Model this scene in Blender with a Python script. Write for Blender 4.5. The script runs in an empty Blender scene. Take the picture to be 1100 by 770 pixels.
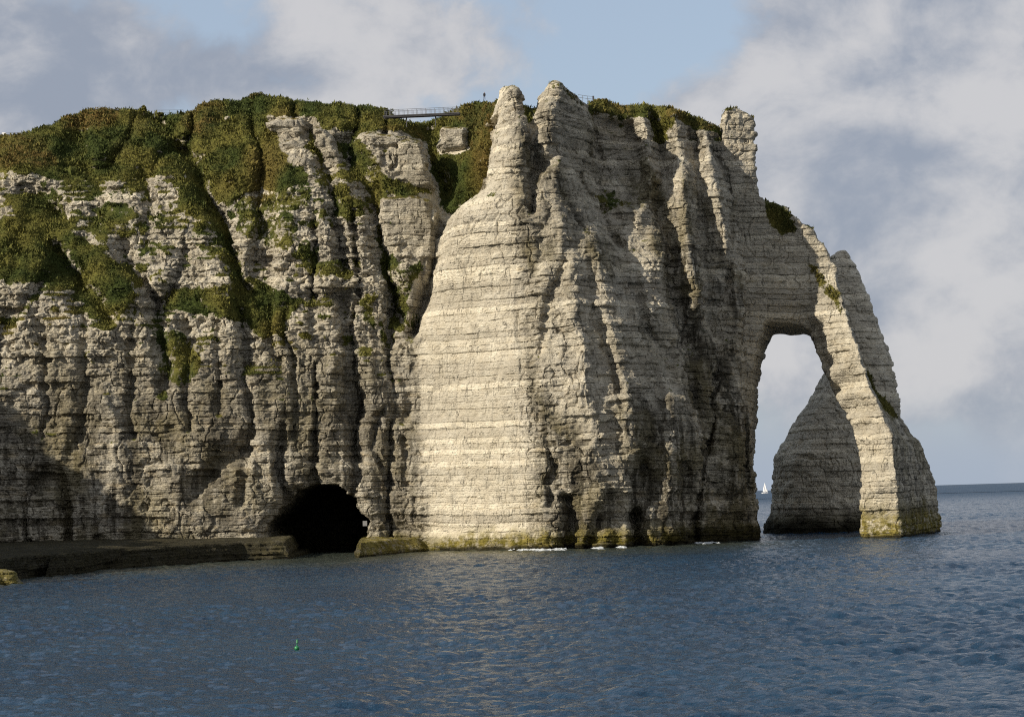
import bpy, math, random
import numpy as np
from mathutils import Vector, Matrix

rng = np.random.default_rng(7)
random.seed(7)
scene = bpy.context.scene
COL = scene.collection

# ------------------------------------------------------------------ camera
CAM = np.array([0.0, 0.0, 12.0]); FPX = 2400.0
PITCH = math.radians(3.555); ROLL = math.radians(1.74)
_f = np.array([0, math.cos(PITCH), math.sin(PITCH)])
_r0 = np.array([1.0, 0, 0]); _u0 = np.array([0, -math.sin(PITCH), math.cos(PITCH)])
_r = math.cos(ROLL) * _r0 - math.sin(ROLL) * _u0
_u = math.cos(ROLL) * _u0 + math.sin(ROLL) * _r0

def at(px, py, y):
    """world point on the sight line of photo pixel (px, py) at distance y"""
    d = _f + (px - 550) / FPX * _r - (py - 385) / FPX * _u
    return CAM + d * (y / d[1])

cam_d = bpy.data.cameras.new('camera'); cam = bpy.data.objects.new('camera', cam_d); COL.objects.link(cam)
cam_d.sensor_width = 36; cam_d.lens = 36 * FPX / 1100; cam_d.clip_start = 1; cam_d.clip_end = 60000
cam.matrix_world = Matrix(((_r[0], _u[0], -_f[0], CAM[0]), (_r[1], _u[1], -_f[1], CAM[1]), (_r[2], _u[2], -_f[2], CAM[2]), (0, 0, 0, 1)))
scene.camera = cam

# ------------------------------------------------------------------ noise
def _hash(ix, iy, iz, seed):
    with np.errstate(over='ignore'):
        h = (ix.astype(np.int64) * 374761393 + iy.astype(np.int64) * 668265263 + iz.astype(np.int64) * 2147483647 + seed * 1274126177).astype(np.uint32)
        h ^= h >> np.uint32(13); h = h * np.uint32(1274126177); h ^= h >> np.uint32(16)
        h = h * np.uint32(2246822519); h ^= h >> np.uint32(15)
    return h
def hash01(ix, iy, iz, seed=0):
    return (_hash(ix, iy, iz, seed) & np.uint32(0xFFFFFF)).astype(np.float32) / 16777216.0
def vnoise(x, y, z, seed=0):
    """smooth value noise about -1..1"""
    x, y, z = np.broadcast_arrays(np.asarray(x, np.float32), np.asarray(y, np.float32), np.asarray(z, np.float32))
    ix, iy, iz = np.floor(x), np.floor(y), np.floor(z)
    fx, fy, fz = x - ix, y - iy, z - iz
    ix, iy, iz = ix.astype(np.int32), iy.astype(np.int32), iz.astype(np.int32)
    sx, sy, sz = [t * t * t * (t * (t * 6 - 15) + 10) for t in (fx, fy, fz)]
    out = np.zeros(x.shape, np.float32)
    for a in (0, 1):
        wa = sx if a else 1 - sx
        for b in (0, 1):
            wb = sy if b else 1 - sy
            for c in (0, 1):
                out += wa * wb * (sz if c else 1 - sz) * hash01(ix + a, iy + b, iz + c, seed)
    return out * 2 - 1
def fbm(x, y, z, octv, seed=0, gain=0.5):
    s, a, tot = 0, 1.0, 0
    for i in range(octv):
        s = s + a * vnoise(x, y, z, seed + i * 17); tot += a
        x, y, z = x * 2.03 + 5.2, y * 2.03 + 1.7, z * 2.03 + 9.1; a *= gain
    return s / tot
def ridged(x, y, z, octv, seed=0):
    s, a, tot = 0, 1.0, 0
    for i in range(octv):
        s = s + a * (1 - 2 * np.abs(vnoise(x, y, z, seed + i * 31))); tot += a
        x, y, z = x * 2.1 + 3.3, y * 2.1 + 7.7, z * 2.1 + 2.9; a *= 0.5
    return s / tot
def sstep(a, b, x):
    t = np.clip((x - a) / (b - a), 0, 1); return t * t * (3 - 2 * t)
def smin(a, b, k):
    h = np.clip(0.5 + 0.5 * (b - a) / k, 0, 1)
    return b * (1 - h) + a * h - k * h * (1 - h)

# ------------------------------------------------------------------ interpolation of measured depths
class Depth:
    def __init__(self, pts):
        P = np.array([at(px, py, d) for px, py, d in pts])
        self.c = P[:, [0, 2]]; self.n = len(P)
        A = self.k(self.c, self.c) + np.eye(self.n) * 0.6
        B = np.c_[np.ones(self.n), self.c]
        M = np.block([[A, B], [B.T, np.zeros((3, 3))]])
        self.w = np.linalg.solve(M, np.r_[P[:, 1], 0, 0, 0])
    def k(self, a, b):
        r = np.sqrt(((a[:, None] - b[None]) ** 2).sum(-1)) ; return -r
    def __call__(self, x, z):
        x, z = np.broadcast_arrays(x, z); sh = x.shape
        q = np.c_[x.ravel(), z.ravel()].astype(float); out = np.empty(len(q))
        for i in range(0, len(q), 40000):
            s = q[i:i + 40000]
            out[i:i + 40000] = self.k(s, self.c) @ self.w[:self.n] + np.c_[np.ones(len(s)), s] @ self.w[self.n:]
        return out.reshape(sh)
    def hit(self, px, py, d=530.0):
        for _ in range(12):
            p = at(px, py, d); d = 0.5 * d + 0.5 * float(self(np.array([p[0]]), np.array([p[2]]))[0])
        return at(px, py, d)

def seg_dist(X, Z, pts):
    """distance to a polyline and the running fraction along it"""
    best = np.full(X.shape, 1e9); frac = np.zeros(X.shape); n = len(pts) - 1
    for i in range(n):
        (ax, az), (bx, bz) = pts[i], pts[i + 1]
        dx, dz = bx - ax, bz - az
        t = np.clip(((X - ax) * dx + (Z - az) * dz) / (dx * dx + dz * dz + 1e-9), 0, 1)
        d = np.hypot(X - ax - t * dx, Z - az - t * dz)
        m = d < best; best = np.where(m, d, best); frac = np.where(m, (i + t) / n, frac)
    return best, frac
def poly_sd(X, Z, pts):
    """signed distance to a polygon, positive inside"""
    best = np.full(X.shape, 1e9, np.float32); ins = np.zeros(X.shape, bool); n = len(pts)
    for i in range(n):
        (ax, az), (bx, bz) = pts[i], pts[(i + 1) % n]
        dx, dz = bx - ax, bz - az
        t = np.clip(((X - ax) * dx + (Z - az) * dz) / (dx * dx + dz * dz + 1e-9), 0, 1)
        best = np.minimum(best, np.hypot(X - ax - t * dx, Z - az - t * dz).astype(np.float32))
        if abs(dz) > 1e-9:
            ins ^= ((az > Z) != (bz > Z)) & (X < dx * (Z - az) / dz + ax)
    return np.where(ins, best, -best)

# ------------------------------------------------------------------ iso-surface of a density volume
def surface_nets(D, o, h):
    ins = D > 0
    nx, ny, nz = D.shape
    cnt = np.zeros((nx - 1, ny - 1, nz - 1), np.uint8)
    for a in (0, 1):
        for b in (0, 1):
            for c in (0, 1):
                cnt += ins[a:nx - 1 + a, b:ny - 1 + b, c:nz - 1 + c]
    I = np.argwhere((cnt > 0) & (cnt < 8))
    del cnt
    idx = np.full((nx - 1, ny - 1, nz - 1), -1, np.int32)
    idx[I[:, 0], I[:, 1], I[:, 2]] = np.arange(len(I))
    acc = np.zeros((len(I), 3)); num = np.zeros(len(I))
    cor = {(a, b, c): D[I[:, 0] + a, I[:, 1] + b, I[:, 2] + c].astype(float) for a in (0, 1) for b in (0, 1) for c in (0, 1)}
    for p in cor:
        for ax in range(3):
            if p[ax]: continue
            q = list(p); q[ax] = 1; q = tuple(q)
            va, vb = cor[p], cor[q]; m = (va > 0) != (vb > 0)
            t = np.where(m, va / np.where(m, va - vb, 1), 0)
            pos = np.array(p, float)[None].repeat(len(I), 0); pos[:, ax] = t
            acc[m] += pos[m]; num += m
    V = (I + acc / num[:, None]) * h + np.array(o)
    F = []
    for ax in range(3):
        s0 = [slice(1, -1)] * 3; s1 = [slice(1, -1)] * 3
        s0[ax] = slice(0, -1); s1[ax] = slice(1, None)
        a, b = ins[tuple(s0)], ins[tuple(s1)]
        E = np.argwhere(a != b)
        if not len(E): continue
        sgn = a[E[:, 0], E[:, 1], E[:, 2]]
        E = E + 1; E[:, ax] -= 1
        u, v = [(1, 2), (2, 0), (0, 1)][ax]
        def cell(du, dv):
            c = E.copy(); c[:, u] += du; c[:, v] += dv
            return idx[c[:, 0], c[:, 1], c[:, 2]]
        q = np.c_[cell(-1, -1), cell(0, -1), cell(0, 0), cell(-1, 0)]
        q[~sgn] = q[~sgn][:, ::-1]
        F.append(q)
    F = np.concatenate(F); F = F[(F >= 0).all(1)]
    return V, F

def mesh_from(name, V, F):
    me = bpy.data.meshes.new(name)
    F = np.asarray(F, np.int32); k = F.shape[1]
    me.vertices.add(len(V)); me.vertices.foreach_set('co', np.asarray(V, np.float32).ravel())
    me.loops.add(F.size); me.loops.foreach_set('vertex_index', F.ravel())
    me.polygons.add(len(F)); me.polygons.foreach_set('loop_start', np.arange(0, F.size, k, dtype=np.int32))
    me.update(calc_edges=True); me.validate()
    return me
def coords(me):
    a = np.empty(len(me.vertices) * 3, np.float32); me.vertices.foreach_get('co', a); return a.reshape(-1, 3)
def normals(me):
    a = np.empty(len(me.vertices) * 3, np.float32); me.vertex_normals.foreach_get('vector', a); return a.reshape(-1, 3)
def set_co(me, V):
    me.vertices.foreach_set('co', np.asarray(V, np.float32).ravel()); me.update()
def subdivided(me):
    o = bpy.data.objects.new('tmp', me); COL.objects.link(o)
    m = o.modifiers.new('s', 'SUBSURF'); m.levels = 1; m.render_levels = 1
    dg = bpy.context.evaluated_depsgraph_get()
    out = bpy.data.meshes.new_from_object(o.evaluated_get(dg))
    bpy.data.objects.remove(o); bpy.data.meshes.remove(me)
    return out
def attr(me, name, val):
    a = me.attributes.new(name, 'FLOAT', 'POINT'); a.data.foreach_set('value', np.asarray(val, np.float32))
def smooth(me, on=True):
    me.polygons.foreach_set('use_smooth', np.full(len(me.polygons), on)); me.update()
def link(name, me, mat=None, parent=None):
    o = bpy.data.objects.new(name, me); COL.objects.link(o)
    if mat is not None: me.materials.append(mat)
    if parent is not None: o.parent = parent
    return o
def tag(o, label=None, cat=None, group=None, kind=None):
    if label: o['label'] = label
    if cat: o['category'] = cat
    if group: o['group'] = group
    if kind: o['kind'] = kind
    return o

# ------------------------------------------------------------------ node helper
class NT:
    def __init__(self, tree):
        self.t = tree; self.n = tree.nodes; self.l = tree.links; self.n.clear()
    def new(self, typ, ins=None, **kw):
        nd = self.n.new(typ)
        for k, v in kw.items(): setattr(nd, k, v)
        for k, v in (ins or {}).items(): self.put(nd.inputs[k], v)
        return nd
    def put(self, sock, v):
        if isinstance(v, bpy.types.NodeSocket): self.l.new(v, sock)
        else: sock.default_value = v
    def math(self, op, a, b=0.0, c=0.0, clamp=False):
        nd = self.new('ShaderNodeMath', {0: a, 1: b, 2: c}, operation=op, use_clamp=clamp); return nd.outputs[0]
    def vmath(self, op, a, b=(0, 0, 0)):
        nd = self.new('ShaderNodeVectorMath', {0: a, 1: b}, operation=op); return nd
    def mix(self, f, a, b, blend='MIX'):
        nd = self.new('ShaderNodeMix', data_type='RGBA', blend_type=blend)
        self.put(nd.inputs[0], f); self.put(nd.inputs[6], a if not isinstance(a, tuple) else a + (1,)); self.put(nd.inputs[7], b if not isinstance(b, tuple) else b + (1,))
        return nd.outputs[2]
    def rng(self, v, a, b, c=0.0, d=1.0, smooth=True):
        nd = self.new('ShaderNodeMapRange', {0: v, 1: a, 2: b, 3: c, 4: d}); nd.interpolation_type = 'SMOOTHSTEP' if smooth else 'LINEAR'
        return nd.outputs[0]
    def noise(self, vec, scale, detail=4, rough=0.55, lac=2.0, dist=0.0):
        nd = self.new('ShaderNodeTexNoise', {'Vector': vec, 'Scale': scale, 'Detail': detail, 'Roughness': rough, 'Lacunarity': lac, 'Distortion': dist}); return nd.outputs[0]
    def attr(self, name):
        return self.new('ShaderNodeAttribute', attribute_name=name).outputs['Fac']
    def stretch(self, vec, s):
        return self.vmath('MULTIPLY', vec, s).outputs[0]
def material(name):
    m = bpy.data.materials.new(name); m.use_nodes = True; t = NT(m.node_tree)
    out = t.new('ShaderNodeOutputMaterial'); b = t.new('ShaderNodeBsdfPrincipled'); t.l.new(b.outputs[0], out.inputs[0])
    return m, t, b
def plain(name, col, rough=0.6, metal=0.0):
    m, t, b = material(name); p = t.new('ShaderNodeTexCoord').outputs['Object']
    n = t.noise(p, 6.0, 4)
    t.put(b.inputs['Base Color'], t.mix(n, tuple(c * 0.8 for c in col), tuple(min(1, c * 1.15) for c in col)))
    b.inputs['Roughness'].default_value = rough; b.inputs['Metallic'].default_value = metal
    return m

def vegetation_colour(t, p):
    n1 = t.noise(p, 0.09, 3); n2 = t.noise(p, 0.9, 4, 0.65); n3 = t.noise(t.stretch(p, (1, 1, 0.6)), 0.035, 2)
    rust = t.attr('rust')
    g = t.mix(t.rng(n1, 0.35, 0.65), (0.042, 0.056, 0.014), (0.120, 0.112, 0.028))
    g = t.mix(t.rng(n3, 0.58, 0.72), g, (0.125, 0.098, 0.028))
    g = t.mix(t.math('MULTIPLY', rust, t.rng(n2, 0.3, 0.6)), g, (0.125, 0.086, 0.028))
    return t.mix(t.rng(n2, 0.3, 0.75), t.mix(1.0, g, (0.80, 0.80, 0.80), 'MULTIPLY'), t.mix(1.0, g, (1.35, 1.35, 1.25), 'MULTIPLY'))

def chalk_material():
    m, t, b = material('chalk')
    p = t.new('ShaderNodeNewGeometry').outputs['Position']
    bed = t.attr('bed'); grass = t.attr('grass'); stain_shade = t.attr('stain_shade'); algae = t.attr('algae'); dark = t.attr('weed_shade'); pale = t.attr('pale')
    big = t.noise(p, 0.045, 4); mid = t.noise(p, 0.35, 5, 0.6); fine = t.noise(p, 2.2, 6, 0.7)
    streak = t.math('ADD', t.math('MULTIPLY', t.noise(t.stretch(p, (1, 1, 0.10)), 0.60, 5, 0.65), 0.55), t.math('MULTIPLY', t.noise(t.stretch(p, (1, 1, 0.13)), 0.17, 4, 0.6), 0.45))
    wide = t.noise(t.stretch(p, (1, 1, 3.0)), 0.20, 4, 0.6)
    c = t.mix(t.rng(mid, 0.35, 0.65), (0.40, 0.37, 0.30), (0.58, 0.54, 0.445))
    c = t.mix(t.rng(wide, 0.5, 0.72), c, (0.46, 0.39, 0.27))
    c = t.mix(t.math('MULTIPLY', t.rng(big, 0.45, 0.62), 0.55), c, (0.255, 0.225, 0.160))
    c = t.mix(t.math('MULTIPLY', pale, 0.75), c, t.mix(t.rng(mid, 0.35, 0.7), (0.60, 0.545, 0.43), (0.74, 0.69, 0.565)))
    # beds: thin flint seams between tinted layers
    fr = t.math('FRACT', bed)
    bn = t.new('ShaderNodeTexWhiteNoise', {'W': t.math('FLOOR', bed)}, noise_dimensions='1D').outputs[0]
    c = t.mix(1.0, c, t.mix(t.math('MAXIMUM', bn, t.math('MULTIPLY', pale, 0.22)), (0.64, 0.635, 0.63), (1.12, 1.11, 1.08)), 'MULTIPLY')
    seam = t.math('LESS_THAN', t.math('ADD', fr, t.math('MULTIPLY', fine, 0.16)), t.math('ADD', 0.10, t.math('MULTIPLY', bn, 0.12)))
    pl_ = t.math('MULTIPLY', pale, 0.07)
    bn3 = t.new('ShaderNodeTexWhiteNoise', {'W': t.math('ADD', t.math('FLOOR', bed), 41.5)}, noise_dimensions='1D').outputs[0]
    seamm = t.math('MULTIPLY', t.math('MULTIPLY', seam, t.rng(bn3, 0.15, 0.7, 0.15, 1.0)), t.rng(t.math('SUBTRACT', t.noise(t.stretch(p, (1, 1, 2.8)), 0.26, 5, 0.75), pl_), 0.42, 0.54))
    c = t.mix(t.math('MULTIPLY', seamm, 0.80), c, (0.085, 0.078, 0.066))
    nod = t.rng(t.noise(t.stretch(p, (1, 1, 2.4)), 1.5, 3, 0.8), 0.64, 0.72)
    c = t.mix(t.math('MULTIPLY', nod, 0.5), c, (0.11, 0.10, 0.085))
    jn = t.math('ABSOLUTE', t.math('SUBTRACT', t.noise(t.stretch(p, (1, 1, 0.22)), 0.55, 3, 0.6), 0.5))
    joint = t.math('MULTIPLY', t.rng(jn, 0.0, 0.012, 1.0, 0.0), t.rng(t.noise(p, 0.4, 3), 0.5, 0.62))
    c = t.mix(t.math('MULTIPLY', joint, 0.7), c, (0.10, 0.09, 0.075))
    blot = t.math('MULTIPLY', t.rng(t.noise(t.stretch(p, (1, 1, 1.7)), 0.17, 6, 0.68), 0.54, 0.64), 0.55)
    c = t.mix(blot, c, (0.30, 0.275, 0.22))
    # dark lichen and rain streaks, with shade painted in low on the left
    s = t.math('MULTIPLY', stain_shade, t.rng(t.math('ADD', t.math('MULTIPLY', streak, 0.75), t.math('MULTIPLY', mid, 0.25)), 0.45, 0.545))
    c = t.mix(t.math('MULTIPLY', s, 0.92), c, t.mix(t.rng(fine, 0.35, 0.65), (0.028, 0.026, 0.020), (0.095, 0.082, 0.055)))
    c = t.mix(t.math('MULTIPLY', t.math('MULTIPLY', stain_shade, t.rng(t.noise(p, 0.07, 5, 0.6), 0.45, 0.62)), 0.62), c, (0.205, 0.175, 0.095))
    # green-yellow algae and weed near the water, painted shade inside the cave
    c = t.mix(t.math('MULTIPLY', algae, t.rng(t.noise(t.stretch(p, (1, 1, 1.5)), 0.5, 5, 0.7), 0.28, 0.55)), c, t.mix(t.rng(mid, 0.4, 0.65), (0.115, 0.098, 0.016), (0.225, 0.185, 0.050)))
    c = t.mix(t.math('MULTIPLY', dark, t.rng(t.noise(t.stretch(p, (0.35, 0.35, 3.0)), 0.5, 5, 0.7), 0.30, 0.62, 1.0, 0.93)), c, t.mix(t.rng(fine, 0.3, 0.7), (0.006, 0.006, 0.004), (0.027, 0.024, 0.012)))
    # turf
    gm = t.rng(t.math('ADD', grass, t.math('MULTIPLY', t.math('SUBTRACT', t.noise(p, 0.7, 6, 0.68), 0.5), 1.9)), 0.42, 0.58)
    c = t.mix(gm, c, vegetation_colour(t, p))
    t.put(b.inputs['Base Color'], c)
    b.inputs['Roughness'].default_value = 0.92; b.inputs['Specular IOR Level'].default_value = 0.12
    fr3 = t.math('FRACT', t.math('ADD', t.math('MULTIPLY', bed, 2.6), t.math('MULTIPLY', t.noise(t.stretch(p, (1, 1, 2)), 0.5, 4, 0.6), 1.6)))
    lam = t.math('MULTIPLY', t.rng(fr3, 0.0, 0.35), t.rng(fr3, 0.85, 1.0, 1.0, 0.0))
    hgt = t.math('ADD', t.math('MULTIPLY', lam, t.math('SUBTRACT', 0.28, t.math('MULTIPLY', pale, 0.16))), t.math('ADD', t.math('MULTIPLY', t.noise(t.stretch(p, (1, 1, 1.8)), 1.5, 7, 0.66), 0.9), t.math('ADD', t.math('MULTIPLY', seamm, -0.4), t.math('MULTIPLY', joint, -0.5))))
    bp = t.new('ShaderNodeBump', {'Strength': 1.0, 'Distance': 0.8, 'Height': hgt}); t.put(b.inputs['Normal'], bp.outputs[0])
    return m
CHALK = chalk_material()

# ------------------------------------------------------------------ the measured cliff
_left = lambda px: 16.0 * min(1.0, max(0.0, 1 - px / 425.0))
F0 = Depth([(px_, py_, d_ + _left(px_)) for px_, py_, d_ in [
    (-160,150,560),(-160,300,525),(-160,570,512),(-60,150,556),(-60,200,541),(-60,300,520),(-60,570,511),
    (30,145,557),(30,188,541),(30,240,537),(30,305,519),(30,400,514),(30,580,510),
    (100,118,566),(100,190,545),(100,240,537),(110,330,521),(100,400,518),(100,580,512),
    (170,122,566),(170,190,545),(170,260,535),(170,330,528),(200,410,521),(200,575,516),
    (250,108,570),(250,160,556),(250,250,540),(280,360,526),(280,450,522),(270,560,519),
    (320,110,566),(310,170,548),(330,260,537),(330,360,530),(330,500,525),
    (385,114,566),(400,150,550),(395,250,543),(390,330,538),(395,420,532),(395,560,528),
    (430,130,570),(430,160,552),(425,195,547),(440,215,544),(435,290,541),(430,360,539),(425,450,536),(425,575,532),
    (475,126,572),(485,150,560),(485,195,553),(472,215,549),(462,290,543),(447,352,541),(466,250,547),(456,320,542),
    (500,112,568),(517,130,562),(512,160,558),(508,195,551),(496,210,548),(525,150,527),(521,180,525),(518,212,523),(500,222,526),(486,228,529),(476,245,531),(470,290,532),(456,345,534),(442,440,537),(440,580,533),
    (530,111,560),(521,110.5,564),(510,111,568),(548,95,522),(545,200,521),(545,300,517),(545,400,513),(550,500,511),(550,585,510),(500,400,525),(495,580,522),
    (585,100,524),(600,90,522),(612,105,526),(600,200,518),(590,300,511),(595,400,507),(595,480,505),(592,588,504),
    (640,112,548),(655,112,551),(655,160,541),(655,215,533),(645,270,519),(650,350,511),(650,450,506),(650,588,501),
    (690,118,548),(690,200,539),(690,260,527),(690,350,518),(690,450,510),(690,587,504),
    (735,122,548),(735,200,534),(735,300,527),(735,420,520),(740,500,517),(735,584,518),
    (772,138,550),(770,220,540),(772,320,535),(775,430,530),(780,500,528),(780,580,529),
    (800,200,552),(803,290,545),(803,400,539),(808,500,536),(815,578,535)]])
def xz(px, py):
    p = F0.hit(px, py); return (p[0], p[2])

GULLY = [  # photo course, half width (m) from top to bottom, depth (m)
    ([(158,122),(180,142),(200,168),(225,215),(245,262),(262,312)], 2.6, 1.6, 6.5),
    ([(58,268),(80,292),(100,322),(112,340)], 2.6, 2.0, 6.0),
    ([(128,262),(148,296),(165,325),(172,380),(178,420)], 2.0, 1.2, 4.5),
    ([(20,205),(45,212),(65,232)], 3.0, 2.0, 5.0),
    ([(150,185),(160,215),(150,240)], 1.6, 1.2, 3.0),
    ([(328,138),(342,165),(352,200),(362,245),(368,290)], 2.2, 1.3, 6.0),
    ([(372,150),(385,175),(400,205),(408,250),(410,290),(428,345)], 3.0, 1.4, 6.5),
    ([(456,140),(468,175),(474,205),(476,232),(464,285),(456,325),(446,356)], 3.2, 1.2, 8.0),
    ([(366,320),(372,360),(376,430),(384,490)], 1.6, 1.9, 5.0),
    ([(258,335),(262,390),(266,450),(258,540)], 0.9, 1.0, 3.0),
    ([(228,345),(234,400),(236,445)], 0.9, 0.6, 2.6),
    ([(308,330),(311,400),(312,470)], 0.8, 0.6, 2.4),
    ([(196,345),(200,400),(205,460)], 1.2, 0.8, 2.5),
    ([(140,330),(146,400),(140,470)], 0.9, 0.8, 2.2),
    ([(85,330),(92,400),(84,480)], 1.3, 0.8, 2.5),
    ([(40,310),(46,400),(44,470)], 0.9, 0.6, 2.0),
    ([(408,440),(402,480),(420,520)], 0.7, 0.5, 2.0),
    ([(437,470),(438,530)], 0.6, 0.5, 1.5),
    ([(569,100),(571,130),(576,180),(573,225)], 2.3, 0.9, 7.0),
    ([(556,250),(552,300),(556,340),(560,400)], 0.7, 0.5, 0.6),
    ([(640,150),(642,200),(648,235),(672,262)], 1.8, 1.0, 4.5),
    ([(700,128),(708,160),(714,215),(722,260),(735,335),(745,410),(762,480),(772,530)], 1.8, 2.2, 5.0),
    ([(748,150),(752,215),(762,290),(768,360)], 1.3, 1.0, 3.5),
    ([(610,270),(590,330),(578,380)], 1.0, 0.6, 1.8),
    ([(640,330),(655,390),(668,440)], 0.9, 0.7, 2.4),
    ([(590,470),(598,500),(590,540)], 0.8, 0.8, 2.4),
    ([(606,535),(612,562),(612,590)], 0.8, 2.2, 7.0),
    ([(690,500),(686,535)], 1.6, 2.2, 4.0),
    ([(683,552),(688,590)], 1.5, 1.8, 14.0),
    ([(785,330),(788,400),(792,470)], 1.0, 0.9, 2.5),
    ([(737,500),(742,540),(748,575)], 1.4, 1.6, 3.5),
]
RIDGE = [([(728,125),(735,200),(745,280),(752,330)], 1.9, 1.6, 3.0),
    ([(757,150),(775,240),(785,320),(790,420),(795,520)], 1.9, 1.8, 3.4),
    ([(690,128),(692,190),(690,240)], 1.4, 1.2, 2.0),
    ([(640,260),(655,340),(670,430),(680,480)], 2.6, 2.2, 2.2),
    ([(716,430),(720,520),(724,570)], 2.2, 2.4, 3.0),
    ([(604,240),(618,320),(630,420),(645,540)], 2.2, 2.6, 2.0)]
SKY_ALL = [(-170,152),(-60,150),(0,147),(14,146),(33,142),(54,135),(73,124),(94,118),(127,119),(149,117),(171,123),(196,123),(211,116),(233,110),(247,109),(262,104),(276,100.5),(294,105),(323,109.5),(349,112),(385,114),(414,118),(419,122),(424,128),(440,131),(458,130),(476,125),(494,115),(509,111),(521,110.5),(532,110.5),(565,111),(577,112),(630,112),(636,110),(651,108.5),(671,115),(681,114.5),(690,114),(714,116.5),(733,121),(752,128),(766,134),(776,139),(800,146)]
TOWERS = [(530,112),(534,110),(536,101),(537.5,96),(541,92.8),(548,92),(556,93),(559.5,97),(561.5,104),(564,111),(566,120),(574,121),(577,110),(580,101),(584,97),(588,91),(592,87.5),(597,86),(604,89.5),(608,94),(615,98.5),(623,106),(629,110),(632,112)]

H = 0.5
gx = np.arange(-168, 66, H, dtype=np.float32); gy = np.arange(492, 600, H, dtype=np.float32); gz = np.arange(-2, 121, H, dtype=np.float32)
def skyline(pts):
    w = np.array([F0.hit(px, py) for px, py in pts]); o = np.argsort(w[:, 0]); return w[o]
SB = skyline(SKY_ALL); ST = skyline(TOWERS)
def top_bg(x): return np.interp(x, SB[:, 0], SB[:, 2])
def top_fr(x): return np.interp(x, ST[:, 0], ST[:, 2], left=-99, right=-99)
def rim_y(x): return np.interp(x, ST[:, 0], ST[:, 1])
def end_x(z):
    w = np.array([at(px, py, 543) for px, py in [(776,126),(779,160),(789,200),(800,280),(799,350),(802,440),(807,520),(816,580),(818,600)]])
    return np.interp(z, w[::-1, 2], w[::-1, 0])
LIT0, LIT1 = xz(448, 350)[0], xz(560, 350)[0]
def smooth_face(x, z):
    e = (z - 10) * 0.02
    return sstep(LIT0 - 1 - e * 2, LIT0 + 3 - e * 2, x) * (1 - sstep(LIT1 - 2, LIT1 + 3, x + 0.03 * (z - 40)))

def beds(x, y, z):
    b = z + 0.018 * x + 0.6 * vnoise(x / 35, y / 35, z / 30, 71) + 0.22 * fbm(x / 5, y / 5, z / 5, 2, 72)
    return b / 1.5 + 0.8 * vnoise(b / 4.3, 0.5, 0.5, 73) + 0.35 * vnoise(b / 1.9, 0.5, 0.5, 74)
CAVE = [F0.hit(*p)[[0, 2]] for p in [(290,578),(285,567),(296,553),(308,542),(320,527),(334,522),(350,518),(364,522),(376,533),(389,552),(397,561),(392,577),(386,584),(386,606),(302,606),(300,590)]]
BOWL = [at(px, py, 527)[[0, 2]] for px, py in [(505,116),(538,110),(535,122),(530,150),(526,180),(523,202),(516,205),(505,211),(492,220),(481,228),(471,246),(462,250),(466,200),(476,170),(488,140)]]
RECESS = [at(px, py, 523)[[0, 2]] for px, py in [(633,102),(688,108),(699,150),(704,200),(690,226),(672,214),(655,226),(646,206),(643,160),(637,130)]]
def front(X, Z):
    F = F0(X, Z)
    sf = smooth_face(X, Z); rough = 1 - 0.85 * sf
    wx = X + 1.6 * fbm(X / 9, Z / 9, 0, 2, 3)
    for px, w0, w1, dep in GULLY:
        pts = [xz(*p) for p in px]
        d, fr = seg_dist(wx, Z, pts)
        w = w0 + (w1 - w0) * fr
        F = F + dep * np.exp(-(d / w) ** 2 * 0.9) * (0.8 + 0.2 * np.sign(1 - d / w / 3))
    for px, w0, w1, dep in RIDGE:
        d, fr = seg_dist(wx, Z, [xz(*p) for p in px])
        F = F - dep * np.exp(-(d / (w0 + (w1 - w0) * fr)) ** 2)
    right = sstep(LIT1 - 2, LIT1 + 5, X)
    bd_ = beds(X, 520.0, Z); Zc = Z; Z = Z + (np.floor(bd_) + 0.5 - bd_) * 1.2
    wr = wx + 3.5 * fbm(X / 16, Z / 14, 2, 2, 12)
    F = F - rough * (1.5 * ridged(wr / 10, Z / 30, 1, 2, 11) + 0.7 * ridged(wr / 4.0, Z / 12, 4, 2, 23)) * (0.85 + 0.25 * right)
    F = F - rough * (1.2 - 0.6 * right) * (0.5 + 0.5 * sstep(40, 60, Z)) * fbm(X / 6, Z / 4.5, 8, 3, 45, 0.6)
    F = F - (0.35 + rough) * 0.8 * fbm(X / 11, Z / 7, 5, 4, 41)
    gn = vnoise(wx / 8.5, Z / 42, 3.3, 48); gn2 = vnoise(wx / 9.5 - Z / 60, Z / 34, 8.1, 49)
    leftm = 1 - sstep(LIT0 - 3, LIT0, X)
    F = F + leftm * (4.6 * np.exp(-(gn / 0.15) ** 2) * sstep(-0.5, 0.1, vnoise(X / 12, Z / 18, 1, 50))) + right * 3.4 * np.exp(-(gn2 / 0.12) ** 2)
    Z = Zc
    b1 = poly_sd(X + 0.4 * vnoise(X / 2, Z / 1.5, 0, 46), Z, BOWL); b2 = poly_sd(X + 0.6 * vnoise(X / 2, Z / 1.5, 0, 47), Z, RECESS)
    F = F + np.maximum(551 + 0.10 * np.maximum(Z - 80, 0) - F, 0) * sstep(-0.1, 0.9, b1) + 5.5 * sstep(-0.4, 2.2, b2)
    # undercut notch just above the tide
    F = F + 1.1 * np.exp(-((Z - 5.0 - 0.7 * vnoise(X / 12, 0, 0, 5)) / 1.1) ** 2)
    c = poly_sd(X + 1.1 * fbm(X / 3, Z / 3, 0, 3, 8), Z + 1.1 * fbm(X / 3, Z / 3, 3, 3, 9), CAVE)
    F = F + 34 * sstep(-0.2, 0.5, c) + 2.5 * sstep(-3, 0, c)
    return F
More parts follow.
